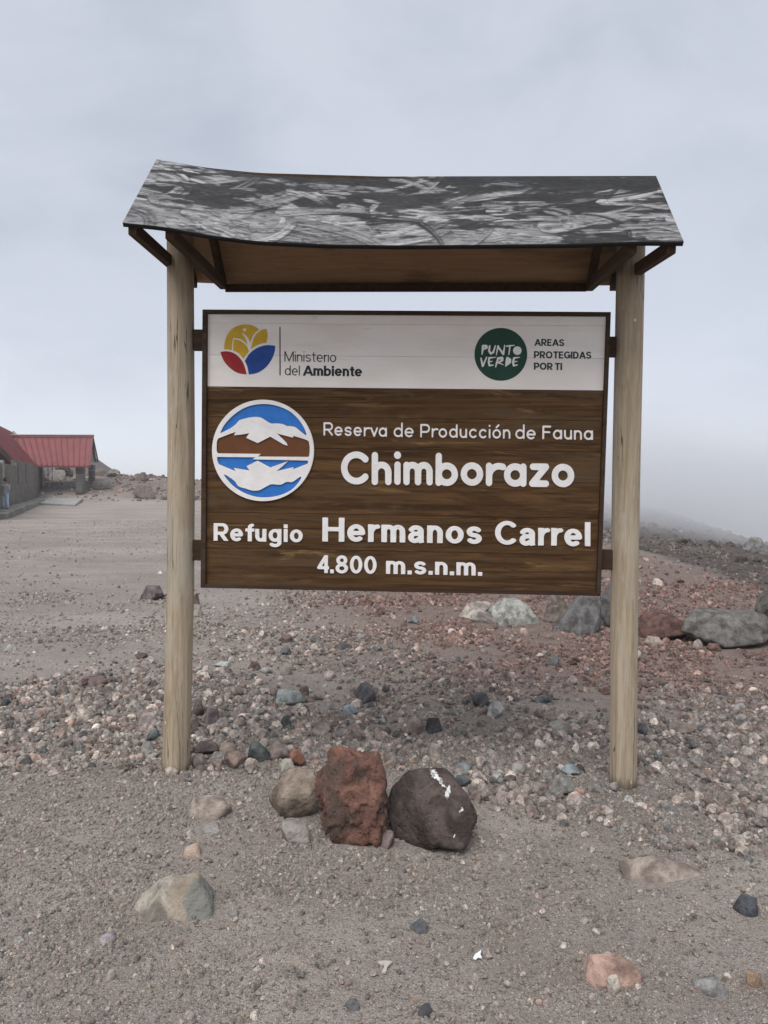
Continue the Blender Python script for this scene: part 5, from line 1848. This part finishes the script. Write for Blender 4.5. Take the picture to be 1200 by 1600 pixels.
skinned('sweater', [(0, 0, .84), (0, .01, 1.0), (0, .01, 1.20), (0, .015, 1.33), (0, .01, 1.385), (.155, .015, 1.31), (.24, .02, 1.10), (.185, -.04, .985), (-.165, .015, 1.31), (-.225, .02, 1.07), (-.235, -.03, .90)],
        [(0, 1), (1, 2), (2, 3), (3, 4), (3, 5), (5, 6), (6, 7), (3, 8), (8, 9), (9, 10)], [(.20, .16), (.19, .15), (.20, .155), (.175, .13), .075, .085, .07, .055, .085, .07, .055], knit_m, PE, 1)
skinned('jeans', [(0, 0, .92), (0, 0, .84), (.09, 0, .76), (.105, -.01, .46), (.115, .02, .08), (-.09, 0, .76), (-.105, -.01, .46), (-.115, .02, .08)],
        [(0, 1), (1, 2), (2, 3), (3, 4), (1, 5), (5, 6), (6, 7)], [(.165, .13), (.17, .14), .11, .085, .085, .11, .085, .085], jean_m, PE, 1)
skinned('hair', [(0, .045, 1.49), (0, .025, 1.60), (0, -.03, 1.645)], [(0, 1), (1, 2)], [.075, .095, .07], hair_m, PE, 1)
for s_ in (-1, 1):
    skinned('shoe', [(s_ * .115, .04, .045), (s_ * .118, -.06, .04), (s_ * .12, -.14, .03)], [(0, 1), (1, 2)], [.05, .05, .035], shoe_m, PE, 1)
fm_ = bmesh.new()
for ex_ in (-.032, .032):
    bmesh.ops.create_uvsphere(fm_, u_segments=8, v_segments=6, radius=.011, matrix=Matrix.Translation((ex_, -.092, 1.545)))
bmesh.ops.create_cube(fm_, size=1, matrix=Matrix.Translation((0, -.092, 1.49)) @ Matrix.Diagonal((.045, .01, .012, 1)))
me = bpy.data.meshes.new('face_features')
fm_.to_mesh(me)
fm_.free()
link('face_features', me, PE, [hair_m])
bm = bmesh.new()
bmesh.ops.create_cone(bm, segments=6, radius1=.018, radius2=.006, depth=.05, matrix=Matrix.Translation((0, -.10, 1.52)))
me = bpy.data.meshes.new('nose')
bm.to_mesh(me)
bm.free()
link('nose', me, PE, [skin_m])

# ------------------------------------------------------------------ litter
lit_m = paint('white_plastic', (.75, .77, .77), (.82, .83, .83), .4)
def scrap(name, pts, x, y, s, mat, label, cat_, th=.003, curl=.25):
    V, F = [], []
    n = len(pts)
    for zz_ in (0, th):
        for a, b in pts:
            V.append((a * s, b * s, zz_ + curl * s * (a * a * .5 + .25 * b * b)))
    F.append(list(range(n, 2 * n)))
    F.append(list(range(n))[::-1])
    F += [(i, (i + 1) % n, (i + 1) % n + n, i + n) for i in range(n)]
    me = mesh_np(name, V, F)
    o = link(name, me, None, [mat])
    o.location = (x, y, tz(x, y) + .006)
    tag(o, label, cat_)
    return o


scrap('litter_scrap', [(-.5, -.55), (-.28, -.75), (.0, -.35), (.35, -.45), (.28, .1), (.45, .75), (.15, .45), (-.25, .1)], .334, 2.455, .036, lit_m, 'torn white plastic scrap lying on the bare dirt right of centre in the foreground', 'litter')
pal_m = paint('pale_root', (.42, .37, .33), (.50, .45, .41), .9)
scrap('pale_twist', [(-.6, .5), (-.1, .65), (.6, .55), (.35, .25), (.15, -.1), (.05, -.75), (-.3, -.8), (-.15, -.3), (-.05, .15), (-.4, .2)], .02, 2.385, .042, pal_m, 'pale forked twist of dried root half sunk in the foreground dirt', 'root', .006, .1)
bm = bmesh.new()
bmesh.ops.create_cone(bm, segments=7, radius1=.004, radius2=.003, depth=.045)
me = bpy.data.meshes.new('wood_splinter')
bm.to_mesh(me)
bm.free()
org_m = paint('orange_wood', (.5, .2, .06), (.6, .28, .1), .8)
o = link('wood_splinter', me, None, [org_m])
o.location = (.19, 4.17, tz(.19, 4.17) + .02)
o.rotation_euler = (1.1, .5, .3)
tag(o, 'short orange wood splinter lying in the gravel behind the three rocks', 'splinter')

# ------------------------------------------------------------------ cloud resting on the right-hand slope
fm = bpy.data.materials.new('fog_bank')
fm.use_nodes = True
nt = fm.node_tree
nt.nodes.remove(nt.nodes['Principled BSDF'])
co = objco(nt)
sp = nd(nt, 'ShaderNodeSeparateXYZ', {0: co})
nn = noise(nt, mapping(nt, co, (1.0, .6, 1.6)), .085, 3, .55, .3)
wz = mth(nt, 'ADD', sp.outputs[2], mth(nt, 'MULTIPLY', mth(nt, 'SUBTRACT', nn, .5), 9.0))
fy = ramp(nt, mth(nt, 'ADD', sp.outputs[1], mth(nt, 'MULTIPLY', mth(nt, 'SUBTRACT', nn, .5), 16.0)), 33, 54)
fz = ramp(nt, wz, .5, 8.5, 1, 0)
fx = mth(nt, 'MULTIPLY', ramp(nt, sp.outputs[0], 3, 14), ramp(nt, sp.outputs[0], 19, 31, 1, .30))
den = mth(nt, 'MULTIPLY', mth(nt, 'MULTIPLY', fy, mth(nt, 'MULTIPLY', fz, fx)), .15)
pv = nd(nt, 'ShaderNodeVolumePrincipled', {'Color': (.97, .98, 1.0, 1), 'Density': den, 'Anisotropy': .2})
nt.links.new(pv.outputs[0], nt.nodes['Material Output'].inputs['Volume'])
fo = hexa('fog_bank', [(x, y, z) for z in (-26, 13) for x, y in ((2, 28), (150, 28), (150, 190), (2, 190))], fm)
tag(fo, 'bank of cloud drifting over the top of the right-hand slope', kind='stuff')

# ------------------------------------------------------------------ haze
P = [(x, y, z) for z in (-28, 16) for x, y in ((-1000, -400), (1000, -400), (1000, 1000), (-1000, 1000))]
hm = bpy.data.materials.new('haze_air')
hm.use_nodes = True
nt = hm.node_tree
nt.nodes.remove(nt.nodes['Principled BSDF'])
pv = nd(nt, 'ShaderNodeVolumePrincipled', {'Color': (.98, .99, 1.0, 1), 'Density': .0010})
nt.links.new(pv.outputs[0], nt.nodes['Material Output'].inputs['Volume'])
hz = hexa('haze', P, hm)
tag(hz, 'thin pale mountain haze', kind='stuff')
sc.cycles.volume_bounces = 2
